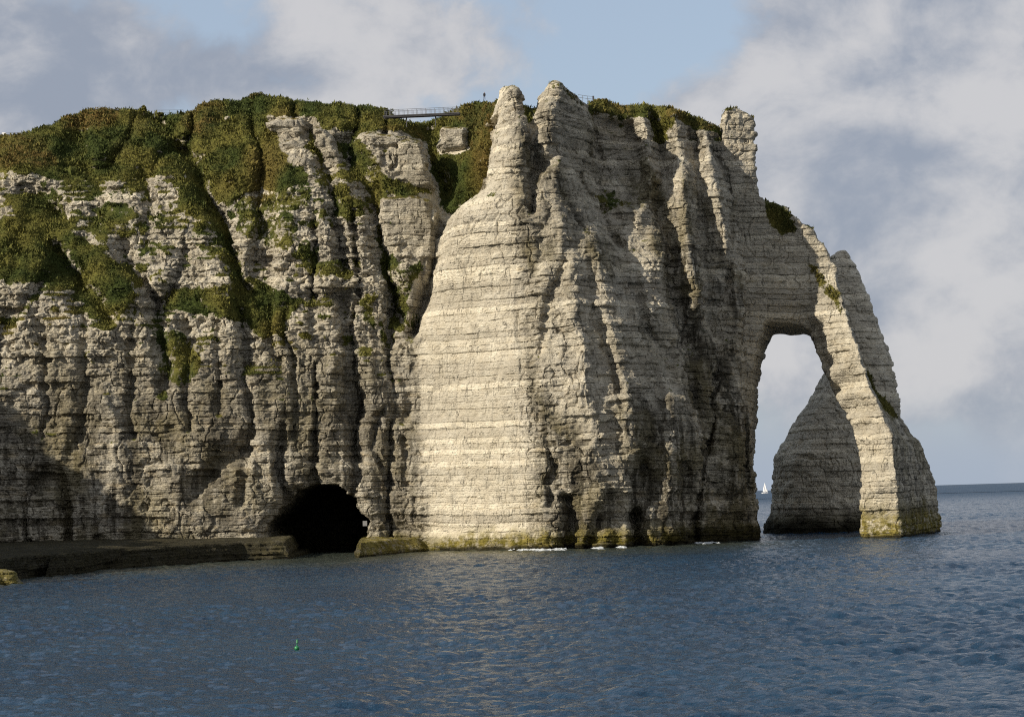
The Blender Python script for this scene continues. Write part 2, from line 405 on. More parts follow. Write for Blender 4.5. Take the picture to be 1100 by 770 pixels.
def top(X, Y):
    tb = top_bg(X) + 0.35 * fbm(X / 4, Y / 4, 0, 3, 61)
    tf = top_fr(X) + 0.3 * fbm(X / 1.5, Y / 1.5, 0, 2, 62)
    back = 1 - sstep(6, 12, Y - rim_y(X))
    return np.where(tf > -50, np.maximum(tb, tb + (tf - tb) * back) * (tf >= tb) + np.where(tf < tb, tf + (tb - tf) * sstep(4, 9, Y - rim_y(X)), 0), tb)
GX, GZ = np.meshgrid(gx, gz, indexing='ij')
FF = front(GX, GZ).astype(np.float32)
TX, TY = np.meshgrid(gx, gy, indexing='ij')
TT = top(TX, TY).astype(np.float32)
EX = end_x(gz).astype(np.float32)
D = np.empty((len(gx), len(gy), len(gz)), np.float32)
for i in range(len(gx)):
    a = (gy[:, None] - FF[i][None]) * 0.8
    b = TT[i][:, None] - gz[None]
    kk = np.where(TT[i] > top_bg(gx[i:i + 1])[0] + 0.3, 0.25, 1.2)[:, None]
    d = smin(a, b, kk)
    d = smin(d, (EX - gx[i])[None] - 0.0 * a + 0.02 * (gy[:, None] - 540), 1.5)
    D[i] = d
V, Fq = surface_nets(D, (gx[0], gy[0], gz[0]), H); del D

# ------------------------------------------------------------------ rock finishing shared by cliff, arch and stack
GRASS = [  # (photo outline, strength)
    ([(-170,130),(0,125),(60,110),(140,100),(280,85),(400,100),(424,112),(440,128),(470,122),(505,100),(532,100),(528,140),(522,170),(514,200),(494,220),(476,226),(470,205),(462,180),(458,150),(452,146),(420,142),(392,142),(385,150),(330,122),(296,128),(300,140),(316,168),(330,190),(330,198),(300,206),(280,200),(262,205),(248,225),(232,215),(206,190),(195,176),(170,190),(140,193),(120,197),(60,192),(30,186),(0,178),(-170,178)], 1.0),
    ([(196,176),(216,196),(232,225),(246,252),(262,292),(290,305),(312,318),(335,322),(318,335),(306,345),(304,362),(282,362),(262,346),(235,342),(205,336),(178,330),(165,318),(185,308),(215,312),(246,318),(250,300),(236,262),(220,230),(200,200)], 1.0),
    ([(-170,236),(0,236),(40,232),(68,244),(100,262),(118,276),(138,300),(146,322),(136,334),(112,338),(92,330),(74,308),(50,298),(25,306),(0,302),(-170,300)], 1.0),
    ([(16,206),(60,206),(72,226),(66,240),(20,238)], 1.0),
    ([(92,222),(140,216),(150,232),(112,244)], 0.75),
    ([(190,206),(206,200),(240,240),(228,244),(200,232)], 0.9),
    ([(262,205),(335,200),(330,222),(300,232),(275,262),(256,250),(250,225)], 0.62),
    ([(286,230),(320,232),(320,260),(300,272),(282,262)], 0.6),
    ([(366,150),(392,150),(404,172),(416,192),(460,200),(462,208),(436,212),(416,206),(410,216),(420,236),(406,240),(396,210),(380,184)], 1.0),
    ([(402,236),(412,236),(414,262),(432,290),(452,278),(460,282),(444,306),(440,322),(452,340),(446,358),(432,348),(420,322),(406,296)], 0.8),
    ([(355,200),(372,196),(392,232),(376,240),(362,232)], 0.85),
    ([(320,270),(345,280),(372,286),(368,300),(330,296)], 0.7),
    ([(160,352),(196,356),(216,385),(214,404),(192,418),(170,402),(172,380)], 0.72),
    ([(100,330),(146,326),(150,346),(120,352)], 0.5),
    ([(632,100),(800,130),(780,150),(764,142),(744,136),(724,128),(714,150),(704,148),(698,128),(676,128),(668,136),(650,124),(634,120)], 1.0),
    ([(560,108),(574,108),(574,124),(566,128)], 0.9),
    ([(584,84),(610,90),(626,108),(628,118),(616,112),(604,96),(590,96)], 0.55),
    ([(536,88),(562,92),(560,100),(538,100)], 0.5),
    ([(640,206),(664,202),(672,222),(650,226)], 0.6),
    ([(486,136),(505,136),(506,142),(488,142)], 0.7),
    ([(385,330),(402,330),(402,354),(390,350)], 0.7),
    ([(514,212),(540,206),(530,216)], 0.5),
]
NOGRASS = [[(472,138),(502,138),(504,163),(472,163)],[(286,128),(326,126),(330,150),(318,170),(304,158),(300,140),(286,136)],[(300,148),(330,158),(336,182),(318,182),(302,160)],[(416,152),(455,150),(462,200),(420,190)],[(388,143),(440,143),(438,158),(392,158)]]
def rock_detail(me, soft, gmask, strength=1.0, rubble=0.0):
    """ledges, blocks and cracks pushed along the normals; returns the bed coordinate"""
    P = coords(me); N = normals(me); x, y, z = P.T
    bd = beds(x, y, z); bi = np.floor(bd); f = bd - bi; bi = bi.astype(np.int32)
    hb = hash01(bi, bi * 0, bi * 0, 5); hb2 = hash01(bi, bi * 0, bi * 0, 15)
    r = 1 - soft
    # every bed wanders in and out on its own
    own = vnoise(x / 6 + hb * 90, y / 6, bi * 3.7, 83) * 0.5 + vnoise(x / 1.9 + hb2 * 70, y / 1.9, bi * 5.3, 84) * 0.5
    prof = np.clip(np.minimum(f / 0.18, (1 - f) / 0.10), 0, 1)
    nmask = sstep(-0.25, 0.45, vnoise(x / 7, y / 7, bi * 2.3, 85))
    steep = np.clip(1.15 - np.abs(N[:, 2]), 0, 1)
    d = (hb - 0.5) * (0.35 + 0.40 * r) + own * (0.22 + 1.15 * r) - (1 - prof) * (0.26 + 0.34 * r) * (0.25 + 0.75 * nmask)
    d += (0.20 + 0.55 * r) * fbm(x / 2.8, y / 2.8, z / 1.8, 4, 91, 0.68)
    d -= (0.08 + 0.55 * r) * np.abs(fbm(x / 1.3, y / 1.3, z / 1.1, 2, 99, 0.7))
    cr = np.abs(vnoise(x / 2.6 + 0.8 * vnoise(x / 2, y / 2, z / 2, 92), y / 2.6, z / 9, 93))
    d -= 0.95 * (0.20 + 0.8 * r) * np.exp(-(cr / 0.075) ** 2)
    d += (0.6 * r) * (ridged(x / 4.5, y / 4.5, z / 9, 3, 95) - 0.1)
    d += rubble * (0.9 * (np.abs(fbm(x / 2.1, y / 2.1, z / 1.6, 3, 98, 0.6)) - 0.2) * 2.0)
    d *= steep
    g = gmask
    dg = 0.5 * fbm(x / 3.6, y / 3.6, z / 3.6, 4, 97, 0.6) + 0.2
    d = d * strength * (1 - g) + dg * g
    set_co(me, P + N * d[:, None])
    return bd
def poly_mask(x, z, polys, surf):
    m = np.zeros(x.shape, np.float32)
    jx = x + 1.2 * fbm(x / 3, 0, z / 3, 3, 101); jz = z + 1.2 * fbm(x / 3, 7, z / 3, 3, 102)
    for out, s in polys:
        pts = [surf(*p) for p in out]
        m = np.maximum(m, s * sstep(-0.9, 0.9, poly_sd(jx, jz, pts)))
    return m

me = subdivided(mesh_from('cliff', V, Fq))
P = coords(me); N = normals(me); x, y, z = P.T
g = poly_mask(x, z, GRASS, xz)
ng = poly_mask(x, z, [(q, 1.0) for q in NOGRASS], xz)
lefty = 1 - sstep(LIT0 - 6, LIT0 - 1, x)
ledge = sstep(0.42, 0.72, N[:, 2]) * sstep(18, 40, z) * (0.35 + 0.65 * lefty)
patch = sstep(0.18, 0.5, fbm(x / 5, y / 5, z / 3.2, 4, 111)) * sstep(38, 52, z) * (1 - sstep(LIT0 - 8, LIT0 - 2, x)) * 0.8
g = np.maximum(np.maximum(g * (0.55 + 0.45 * sstep(-0.5, 0.2, N[:, 2] + 0.6 * fbm(x / 3, y / 3, z / 3, 3, 112))), ledge), patch) * (1 - ng)
g = np.where((z > top_bg(x) - 0.8) & (top_fr(x) < top_bg(x)), np.maximum(g, 0.9), g)
right = sstep(LIT1 - 1, LIT1 + 4, x + 0.03 * (z - 40))
soft = np.maximum(smooth_face(x, z) * (1 - 0.25 * sstep(55, 75, z)), 0.42 * right)
soft = np.maximum(soft, 0.45 * (1 - right) * (1 - sstep(35, 62, z)))
bd = rock_detail(me, soft, np.clip(g * 1.2 - 0.15, 0, 1), 1.0, 0.8 * (1 - sstep(LIT0 - 4, LIT0, x)) * sstep(30, 60, z))
px0 = at(0, 500, 512)[0]; px250 = at(260, 500, 520)[0]
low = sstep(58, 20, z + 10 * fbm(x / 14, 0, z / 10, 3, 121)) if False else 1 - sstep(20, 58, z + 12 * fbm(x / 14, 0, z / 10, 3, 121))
stain_shade = low * (1 - sstep(px0 + 35, px250 + 24, x)) * (0.90 + 0.10 * sstep(-0.2, 0.2, fbm(x / 7, y / 9, z / 30, 3, 123)))  # low left lichen staining, made stronger and wider in place of cast shade
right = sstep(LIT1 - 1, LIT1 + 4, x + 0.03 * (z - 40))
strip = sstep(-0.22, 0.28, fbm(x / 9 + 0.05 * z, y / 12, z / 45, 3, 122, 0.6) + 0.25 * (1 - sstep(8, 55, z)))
stain_shade = np.maximum(stain_shade, right * (0.20 + 0.80 * strip))
stain_shade = np.maximum(stain_shade, (0.66 - 0.40 * sstep(36, 56, z)) * (1 - sstep(LIT0 - 2, LIT0 + 1, x)))
stain_shade = np.maximum(stain_shade, 0.10)
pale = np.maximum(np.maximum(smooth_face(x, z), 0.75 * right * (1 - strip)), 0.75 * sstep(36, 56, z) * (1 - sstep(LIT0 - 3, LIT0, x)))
alg = (1 - sstep(1.8, 5.6, z + 2.2 * fbm(x / 5, y / 5, z / 6, 4, 131, 0.6)))
sea = (1 - sstep(0.5, 1.5, z + 0.4 * fbm(x / 3, y / 3, 0, 2, 132)))
sea = np.maximum(sea, alg * right * sstep(at(690, 580, 510)[0], at(745, 580, 520)[0], x) * 0.9)
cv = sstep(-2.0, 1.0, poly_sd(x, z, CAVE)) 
sea = np.maximum(sea, cv * sstep(2, 6, y - F0(x, z)))  # cave darkness painted on: walls go near black with depth
RUST = [([(-170,140),(0,140),(50,150),(60,178),(20,180),(-170,176)],0.9),([(60,120),(95,112),(130,118),(120,135),(70,140)],1.0),([(200,112),(240,108),(236,140),(215,150),(196,135)],0.8),([(480,110),(535,105),(528,160),(510,180),(500,140)],1.0),([(630,104),(670,108),(680,125),(640,124)],0.7),([(715,112),(775,136),(760,142),(715,128)],0.8),([(410,136),(455,136),(455,146),(412,146)],0.7),([(580,84),(630,100),(628,118),(584,100)],0.9)]
rust = poly_mask(x, z, RUST, xz) * (0.35 + 0.65 * sstep(-0.25, 0.3, fbm(x / 5, y / 5, z / 4, 3, 135)))
for n_, v_ in (('bed', bd), ('grass', g), ('stain_shade', stain_shade), ('algae', alg), ('weed_shade', sea), ('pale', pale), ('rust', rust)): attr(me, n_, v_)
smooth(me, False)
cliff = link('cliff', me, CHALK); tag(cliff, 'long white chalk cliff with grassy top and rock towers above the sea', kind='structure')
CLIFF_DATA = (coords(me), N, g, rust)

# ------------------------------------------------------------------ sea arch
FA = Depth([(778,120,546),(790,118,548),(808,130,549),(800,180,548),(790,250,549),(830,225,551),(850,245,552),(870,270,552),(820,300,549),(840,330,549),(862,300,551),(885,300,550),
    (866,340,553),(872,352,553),(880,368,553),(890,392,553),(899,420,552),(906,440,549),(915,463,540),(921,487,529),(880,340,545),(892,365,541),(905,395,536),(918,422,530),(928,450,526),(892,318,548),(902,340,544),(915,380,534),(930,425,527),(940,430,524),(925,470,525),(955,470,521),(940,520,519),(926,575,523),(968,575,516),(962,510,517),
    (803,330,546),(806,420,541),(808,500,538),(818,578,537),(1010,560,520),(1000,480,522)])
Y0 = 535.0; KI = 0.19
def sheared(px, py, d, k):
    p = at(px, py, d); return (p[0] - k * (d - Y0), p[2])
hole = [sheared(px, py, 569, KI) for px, py in [(820.5,600),(820.5,575),(817,555),(814.5,531),(812.5,499),(813,471),(815,431),(818.5,398),(822.5,382),(828,364),(832,360),(864,360)]]
hole += [sheared(px, py, d, KI) for px, py, d in [(869,360,553),(877,380,553),(884,401,553),(897,425,552),(909,443,549),(918,463,541),(923,485,530),(924,511,524),(925,575,523),(925,600,523)]]
outer_l = [at(px, py, 548)[[0, 2]] for px, py in [(730,620),(730,150),(777,150),(777,127),(780,119),(788,115),(797,119),(809,126),(811,141),(811,187),(816,207),(822,216.5),(830,218),(839,222.5),(845,232),(853,240),(862,244),(865,253),(872,263),(878,277),(884,288)]]
outer_r = [at(px, py, d)[[0, 2]] for px, py, d in [(884,303,548),(890,322,545),(898,345,542),(909,375,537),(928,420,530),(943,446,526),(956,470,523),(962,500,520),(967,540,518),(970,577,517),(971,620,517)]]
outer = outer_l + outer_r
H2 = 0.4
ax_ = np.arange(34, 112, H2, dtype=np.float32); ay_ = np.arange(512, 580, H2, dtype=np.float32); az_ = np.arange(-2, 111, H2, dtype=np.float32)
AX, AZ = np.meshgrid(ax_, az_, indexing='ij')
FAg = FA(AX, AZ) - 0.5 * fbm(AX / 6, AZ / 6, 2, 3, 140) - 0.5 * ridged(AX / 6, AZ / 25, 3, 2, 141)
FBg = np.interp(AZ, [0, 30, 51, 62, 75, 100], [563, 566, 570, 568, 562, 558]) + 0.8 * fbm(AX / 6, AZ / 6, 9, 3, 142)
KO = np.interp(AZ, [0, 10.9, 15, 21.5, 25, 28, 31, 36, 50, 66], [0.42, 0.40, 0.38, 0.34, 0.30, 0.28, 0.24, 0.18, 0.15, 0.12])
wobx = 0.35 * fbm(AX / 3, AZ / 1.2, 0, 3, 143); wobz = 0.35 * fbm(AX / 3, AZ / 3, 4, 3, 144)
D = np.empty((len(ax_), len(ay_), len(az_)), np.float32)
for j, yy in enumerate(ay_):
    Xi = AX - KI * (yy - Y0) + wobx
    so = poly_sd(np.where(True, AX - KO * np.maximum(yy - 520, 0) * sstep(at(800, 300, 548)[0], at(900, 300, 548)[0], AX) + wobx, 0), AZ + wobz, outer)
    sh = -poly_sd(Xi, AZ - (569 - yy) * 0.10 * sstep(30, 45, AZ) + wobz, hole)
    d = smin(so, sh, 0.15)
    d = smin(d, yy - FAg, 1.0)
    D[:, j, :] = smin(d, FBg - yy, 1.2)
V, Fq = surface_nets(D, (ax_[0], ay_[0], az_[0]), H2); del D
me = subdivided(mesh_from('sea_arch', V, Fq))
P = coords(me); N = normals(me); x, y, z = P.T
def axz(px, py):
    p = FA.hit(px, py, 540.0); return (p[0], p[2])
AG = [([(822,214),(834,216),(846,230),(852,246),(840,250),(828,240),(822,228)], 1.0), ([(866,283),(880,284),(892,300),(904,322),(910,342),(902,338),(890,318),(874,300)], 0.62),
      ([(776,140),(786,136),(790,160),(778,165)], 0.3)]
g = poly_mask(x, z, AG, axz)
zz_n = z + 4.0 * fbm(x / 5, y / 5, z / 5, 3, 149)
shoulder = sstep(25, 33, zz_n) * (1 - sstep(40, 47, zz_n)) * sstep(-0.25, 0.2, fbm(x / 3, y / 3, z / 3, 3, 148) + 0.15) * sstep(at(945, 450, 530)[0], at(952, 450, 535)[0], x)
g = np.maximum(g, shoulder * 0.95); g = np.maximum(g, sstep(0.5, 0.8, N[:, 2]) * 0.6 * sstep(52, 58, z))
bd = rock_detail(me, np.full(x.shape, 0.72, np.float32), np.clip(g * 1.2 - 0.15, 0, 1))
alg = 1 - sstep(2.5, 10.5, z + 3.5 * fbm(x / 4, y / 4, z / 6, 4, 151, 0.6)); sea = 1 - sstep(0.3, 1.1, z + 0.3 * fbm(x / 3, y / 3, 0, 2, 152))
leftpier = 1 - sstep(at(830, 570, 540)[0], at(850, 570, 540)[0], x)
sea = np.maximum(sea, leftpier * (1 - sstep(5, 9, z)) * 0.8)
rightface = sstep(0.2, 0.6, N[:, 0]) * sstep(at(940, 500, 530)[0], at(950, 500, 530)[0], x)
stain_shade = np.maximum(np.full(x.shape, 0.15), rightface * 0.8)  # right-facing side of the pillar coloured darker
for n_, v_ in (('bed', bd), ('grass', g), ('stain_shade', stain_shade), ('algae', alg), ('weed_shade', sea), ('pale', np.full(x.shape, 0.75)), ('rust', np.full(x.shape, 0.2))): attr(me, n_, v_)
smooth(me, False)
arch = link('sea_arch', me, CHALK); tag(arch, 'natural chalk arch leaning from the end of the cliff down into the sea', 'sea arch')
ARCH_DATA = (coords(me), N, g, np.full(len(P), 0.25, np.float32))

# ------------------------------------------------------------------ needle stack behind the arch
YN = 614.0
nl = np.array([at(px, py, YN)[[0, 2]] for px, py in [(820,590),(821,572),(823,562),(829,546),(829,520),(832,490),(848,464),(864,438),(876,418),(886,400),(889,370),(890,330),(889,290),(892,276),(900,270),(906,268.5)]])
nr = np.array([at(px, py, YN)[[0, 2]] for px, py in [(978,590),(975,572),(971,520),(967,470),(964,430),(961,410),(957,382),(947,358),(937,330),(926,302),(919,285),(913,278),(911,271),(907.5,268.5)]])
nx_ = np.arange(60, 114, 0.5, dtype=np.float32); ny_ = np.arange(586, 644, 0.5, dtype=np.float32); nz_ = np.arange(-2, 82, 0.5, dtype=np.float32)
L = np.interp(nz_, nl[:, 1], nl[:, 0]); R = np.interp(nz_, nr[:, 1], nr[:, 0])
cx = (L + R) / 2; hw = (R - L) / 2; ztop = nl[-1, 1]
hd = np.maximum(hw * 0.85, 0.4)
X3, Y3 = np.meshgrid(nx_, ny_, indexing='ij')
D = np.empty((len(nx_), len(ny_), len(nz_)), np.float32)
for k, zz in enumerate(nz_):
    q = (np.abs((X3 - cx[k]) / hw[k]) ** 2.4 + np.abs((Y3 - YN) / hd[k]) ** 2.4) ** (1 / 2.4)
    d = (1 - q) * min(hw[k], 14) + 0.6 * fbm(X3 / 5, Y3 / 5, zz / 6, 3, 161) + 0.6 * (1 - q) * 0
    D[:, :, k] = np.minimum(d, (ztop - zz))
V, Fq = surface_nets(D, (nx_[0], ny_[0], nz_[0]), 0.5)
me = subdivided(mesh_from('sea_stack', V, Fq))
P = coords(me); N = normals(me); x, y, z = P.T
bd = rock_detail(me, np.full(x.shape, 0.7, np.float32), np.zeros(len(P), np.float32))
alg = (1 - sstep(3, 7, z)) * 0.5; sea = 1 - sstep(2.0, 8.0, z + 2.0 * fbm(x / 5, y / 5, 0, 2, 171))
for n_, v_ in (('bed', bd), ('grass', np.zeros(len(P))), ('stain_shade', np.full(len(P), 0.08)), ('algae', alg), ('weed_shade', sea), ('pale', np.full(len(P), 1.4)), ('rust', np.zeros(len(P)))): attr(me, n_, v_)
smooth(me, False)
stack = link('sea_stack', me, CHALK); tag(stack, 'tall pointed chalk needle standing alone in the sea behind the arch', 'sea stack')

# ------------------------------------------------------------------ tidal platform
we = np.array([at(px, py, 12 * 2400 / dy) for px, py, dy in []]) if False else None
def water_point(px, py):
    """where the sight line of a photo pixel meets the sea"""
    d = _f + (px - 550) / FPX * _r - (py - 385) / FPX * _u
    return CAM + d * (-CAM[2] / d[2])
edge = np.array([water_point(*p) for p in [(-220,640),(-120,634),(-40,629),(0,626),(40,622),(75,616),(130,611),(200,606),(260,602),(300,600.5),(345,599),(385,599),(420,595),(460,592),(520,590.5),(560,591)]])
o = np.argsort(edge[:, 0]); edge = edge[o]
tx_ = np.arange(-172, 6, 0.5, dtype=np.float32); ty_ = np.arange(360, 545, 0.5, dtype=np.float32); tz_ = np.arange(-2, 8, 0.5, dtype=np.float32)
TXX, TYY = np.meshgrid(tx_, ty_, indexing='ij')
ye = np.interp(tx_, edge[:, 0], edge[:, 1])[:, None] + 3.2 * fbm(TXX / 7, TYY / 60, 0, 5, 181, 0.6)
xcut0, xcut1 = at(303, 600, 475)[0], at(384, 600, 480)[0]
inlet = sstep(xcut0 - 0.6, xcut0 + 0.8, TXX + 0.06 * (TYY - 480)) * (1 - sstep(xcut1 - 0.8, xcut1 + 0.6, TXX + 0.06 * (TYY - 480)))
xr = at(300, 600, 472)[0]
zt = np.where(TXX < xr, 4.0, 3.0) + np.clip((TYY - ye) * 0.012, -0.5, 1.0) + 0.55 * fbm(TXX / 4, TYY / 7, 0, 5, 182, 0.65) - 3.6 * inlet
zt = np.where(TXX > xcut1 - 1, np.minimum(zt, 0.4 + (TYY - ye) * 0.35), zt)
D = np.empty((len(tx_), len(ty_), len(tz_)), np.float32)
for k, zz in enumerate(tz_):
    step = 1.2 * math.floor(max(zz, 0) / 1.0) + 0.5 * fbm(TXX / 3, TYY / 3, zz * 2.0, 2, 183)
    D[:, :, k] = smin((TYY - ye - step) * 0.8, zt - zz, 0.4)
V, Fq = surface_nets(D, (tx_[0], ty_[0], tz_[0]), 0.5); del D
me = mesh_from('rock_platform', V, Fq)
P = coords(me); N = normals(me); x, y, z = P.T
bd = rock_detail(me, np.full(x.shape, 0.5, np.float32), np.zeros(len(P), np.float32), 0.7)
lf = 1 - sstep(xr - 12, xcut1 + 2, x + 3 * fbm(x / 6, y / 6, 0, 2, 184))
top_ = sstep(0.6, 0.9, N[:, 2])
sea = np.clip(lf * 0.94, 0, 1)
xi = x + 0.06 * (y - 480)
sea = np.maximum(sea, sstep(xcut0 - 2, xcut0 + 1, xi) * (1 - sstep(xcut1 - 1, xcut1 + 2, xi)) * 0.95)
sea = np.maximum(sea, 1 - sstep(0.1, 0.5, z))
for n_, v_ in (('bed', bd), ('grass', np.zeros(len(P))), ('stain_shade', np.full(len(P), 0.4)), ('algae', 1 - 0.4 * lf), ('weed_shade', sea), ('pale', np.zeros(len(P))), ('rust', np.zeros(len(P)))): attr(me, n_, v_)
smooth(me, False)
tag(link('rock_platform', me, CHALK), 'low weed covered tidal rock platform along the foot of the cliff', kind='structure')

# ------------------------------------------------------------------ turf blades
def veg_material(name):
    m, t, b = material(name)
    p = t.new('ShaderNodeNewGeometry').outputs['Position']
    t.put(b.inputs['Base Color'], vegetation_colour(t, p)); b.inputs['Roughness'].default_value = 0.85; b.inputs['Specular IOR Level'].default_value = 0.15
    return m
TURF = veg_material('turf')
def tufts(data, count, seed):
    P, N, g, r = data; R = np.random.default_rng(seed)
    ok = np.where((g + 0.45 * fbm(P[:, 0] / 2.2, P[:, 1] / 2.2, P[:, 2] / 2.2, 3, 78) > 0.70) & (P[:, 2] > 6))[0]
    pick = R.choice(ok, min(count, len(ok)), replace=False)
    pos = P[pick]; nrm = N[pick]; k = 4
    pos = np.repeat(pos, k, 0) + R.normal(0, 0.22, (len(pick) * k, 3)); nrm = np.repeat(nrm, k, 0); rr = np.repeat(r[pick], k)
    up = nrm * 0.6 + np.array([0, 0, 0.7]) + R.normal(0, 0.35, pos.shape); up /= np.linalg.norm(up, axis=1)[:, None]
    side = np.cross(up, R.normal(0, 1, pos.shape)); side /= np.linalg.norm(side, axis=1)[:, None]
    big = (np.exp(R.normal(0, 0.45, len(pos))) * (0.75 + 0.7 * sstep(-0.1, 0.5, fbm(pos[:, 0] / 3, pos[:, 1] / 3, pos[:, 2] / 3, 2, 77))))[:, None]
    h = 0.24 * big; w = 0.13 * big
    a = pos - side * w - up * 0.1; b_ = pos + side * w - up * 0.1; c = pos + up * h + R.normal(0, 0.08, pos.shape)
    V = np.stack([a, b_, c], 1).reshape(-1, 3); F = np.arange(len(V)).reshape(-1, 3)
    return V, F, np.repeat(rr, 3)
V1, F1, r1 = tufts(CLIFF_DATA, 90000, 1); V2, F2, r2 = tufts(ARCH_DATA, 5000, 2)
me = mesh_from('grass', np.r_[V1, V2], np.r_[F1, F2 + len(V1)]); attr(me, 'rust', np.r_[r1, r2])
tag(link('grass', me, TURF), 'rough green and rusty turf growing on the cliff top and ledges', kind='stuff')

# ------------------------------------------------------------------ unseen hill at left, crest and reach shaped to shade cliff foot and ledge
hx = np.arange(-300, -160, 1.0, dtype=np.float32); hy = np.arange(300, 610, 1.0, dtype=np.float32); hz_ = np.arange(-2, 120, 1.0, dtype=np.float32)
HX, HY = np.meshgrid(hx, hy, indexing='ij')
wall_x = np.interp(HY, [300, 395, 425, 440, 455, 470, 485, 500, 520, 610], [-188, -186, -184, -180, -177, -174, -172, -168, -164, -164]) + 3.0 * fbm(HX * 0, HY / 14, 0, 4, 301)
crest = np.interp(HY, [300, 395, 420, 438, 450, 462, 475, 490, 520, 610], [86, 88, 88, 88, 92, 92, 92, 96, 102, 108]) - np.interp(HY, [300, 425, 450], [20, 22, 31]) + 12.0 * fbm(HX / 20, HY / 6, 0, 5, 302, 0.68)
D = np.empty((len(hx), len(hy), len(hz_)), np.float32)
for k, zz in enumerate(hz_):
    lean = 0.12 * zz + 1.8 * fbm(HY / 6, zz / 9, 0, 4, 303)
    D[:, :, k] = smin(smin(wall_x - lean - HX, crest - zz, 1.5), (HY - 306 - lean) * 1.0, 2.0)
V, Fq = surface_nets(D, (hx[0], hy[0], hz_[0]), 1.0); del D
me = mesh_from('unseen_headland', V, Fq)
P = coords(me); N = normals(me); x, y, z = P.T
g = np.maximum(sstep(0.35, 0.7, N[:, 2]) * sstep(20, 40, z), 0.0)
bd = rock_detail(me, np.full(x.shape, 0.4, np.float32), np.clip(g, 0, 1))
for n_, v_ in (('bed', bd), ('grass', g), ('stain_shade', np.full(len(P), 0.5)), ('algae', 1 - sstep(2.6, 4.6, z)), ('weed_shade', 1 - sstep(0.5, 1.5, z)), ('pale', np.zeros(len(P))), ('rust', np.full(len(P), 0.3))): attr(me, n_, v_)
smooth(me, False)
tag(link('unseen_headland', me, CHALK), 'unseen grassy chalk hill at left, shaped to shade the cliff foot', kind='structure')

# ------------------------------------------------------------------ chalk outcrops standing out of the turf
def rock_body(name, outline, cy, th, parent=None, soft=0.6, stain_shade=0.2, h=0.3, moss=0.0, algae=None, grasscap=0.0):
    pts = [tuple(at(px, py, cy)[[0, 2]]) for px, py in outline]
    xs = [p[0] for p in pts]; zs = [p[1] for p in pts]
    X_ = np.arange(min(xs) - 1.5, max(xs) + 1.5, h, dtype=np.float32); Y_ = np.arange(cy - th / 2 - 1.5, cy + th / 2 + 1.5, h, dtype=np.float32); Z_ = np.arange(min(zs) - 1.5, max(zs) + 1.5, h, dtype=np.float32)
    XX_, ZZ_ = np.meshgrid(X_, Z_, indexing='ij')
    sd = poly_sd(XX_ + 0.35 * fbm(XX_ / 1.6, ZZ_ / 1.6, cy, 3, 311), ZZ_ + 0.35 * fbm(XX_ / 1.6, ZZ_ / 1.6, cy + 9, 3, 312), pts)
    D = np.empty((len(X_), len(Y_), len(Z_)), np.float32)
    for j, yy in enumerate(Y_):
        q = abs(yy - cy) / (th / 2)
        D[:, j, :] = np.minimum(sd - min(th, 3.0) * 0.45 * q ** 2.5, (1 - q) * th / 2 + 0.3 * fbm(XX_ / 2, ZZ_ / 2, yy, 2, 313))
    V, Fq = surface_nets(D, (X_[0], Y_[0], Z_[0]), h)
    me = mesh_from(name, V, Fq); P = coords(me); N = normals(me); n = len(P); x, y, z = P.T
    bd = rock_detail(me, np.full(n, soft, np.float32), np.zeros(n, np.float32), 0.75)
    gg = grasscap * sstep(0.6, 0.9, N[:, 2])
    al = np.full(n, moss) if algae is None else algae(z)
    for n_, v_ in (('bed', bd), ('grass', gg), ('stain_shade', np.full(n, stain_shade)), ('algae', al), ('weed_shade', np.zeros(n)), ('pale', np.full(n, 0.5)), ('rust', np.full(n, 0.6))): attr(me, n_, v_)
    smooth(me, False)
    return link(name, me, CHALK, parent)
OUT = [([(472,141),(476,137),(500,137),(503,142),(502,150),(505,162),(498,165),(474,165),(470,158),(474,150)], 8, 3.5),
       ([(427,153),(440,149),(454,152),(458,165),(462,186),(468,204),(440,209),(418,204),(416,196),(424,178)], 9, 3.0),
       ([(388,144),(396,142),(440,148),(432,158),(420,163),(404,159),(392,153)], 6, 1.6),
       ([(285,133),(300,127),(324,127),(329,140),(328,150),(318,153),(306,146),(290,141)], 5, 1.6),
       ([(303,152),(315,150),(326,158),(320,164),(306,162)], 4, 1.5),
       ([(318,167),(331,170),(340,184),(337,189),(322,182)], 4, 1.5),
       ([(334,136),(350,139),(360,150),(367,168),(370,184),(358,182),(345,165)], 6, 1.8),
       ([(409,214),(440,209),(464,216),(470,245),(466,290),(458,312),(444,300),(428,290),(414,268),(408,240)], 10, 1.2),
       ([(241,126),(245,124),(249,128),(248,134),(243,134)], 2, 0.9)]
for ol, th, out_ in OUT:
    mx, my = np.mean(ol, 0); hy0 = F0.hit(mx, my)[1]
    rock_body('chalk_outcrop', ol, hy0 + th / 2 - out_, th, cliff, soft=0.55, grasscap=0.6)

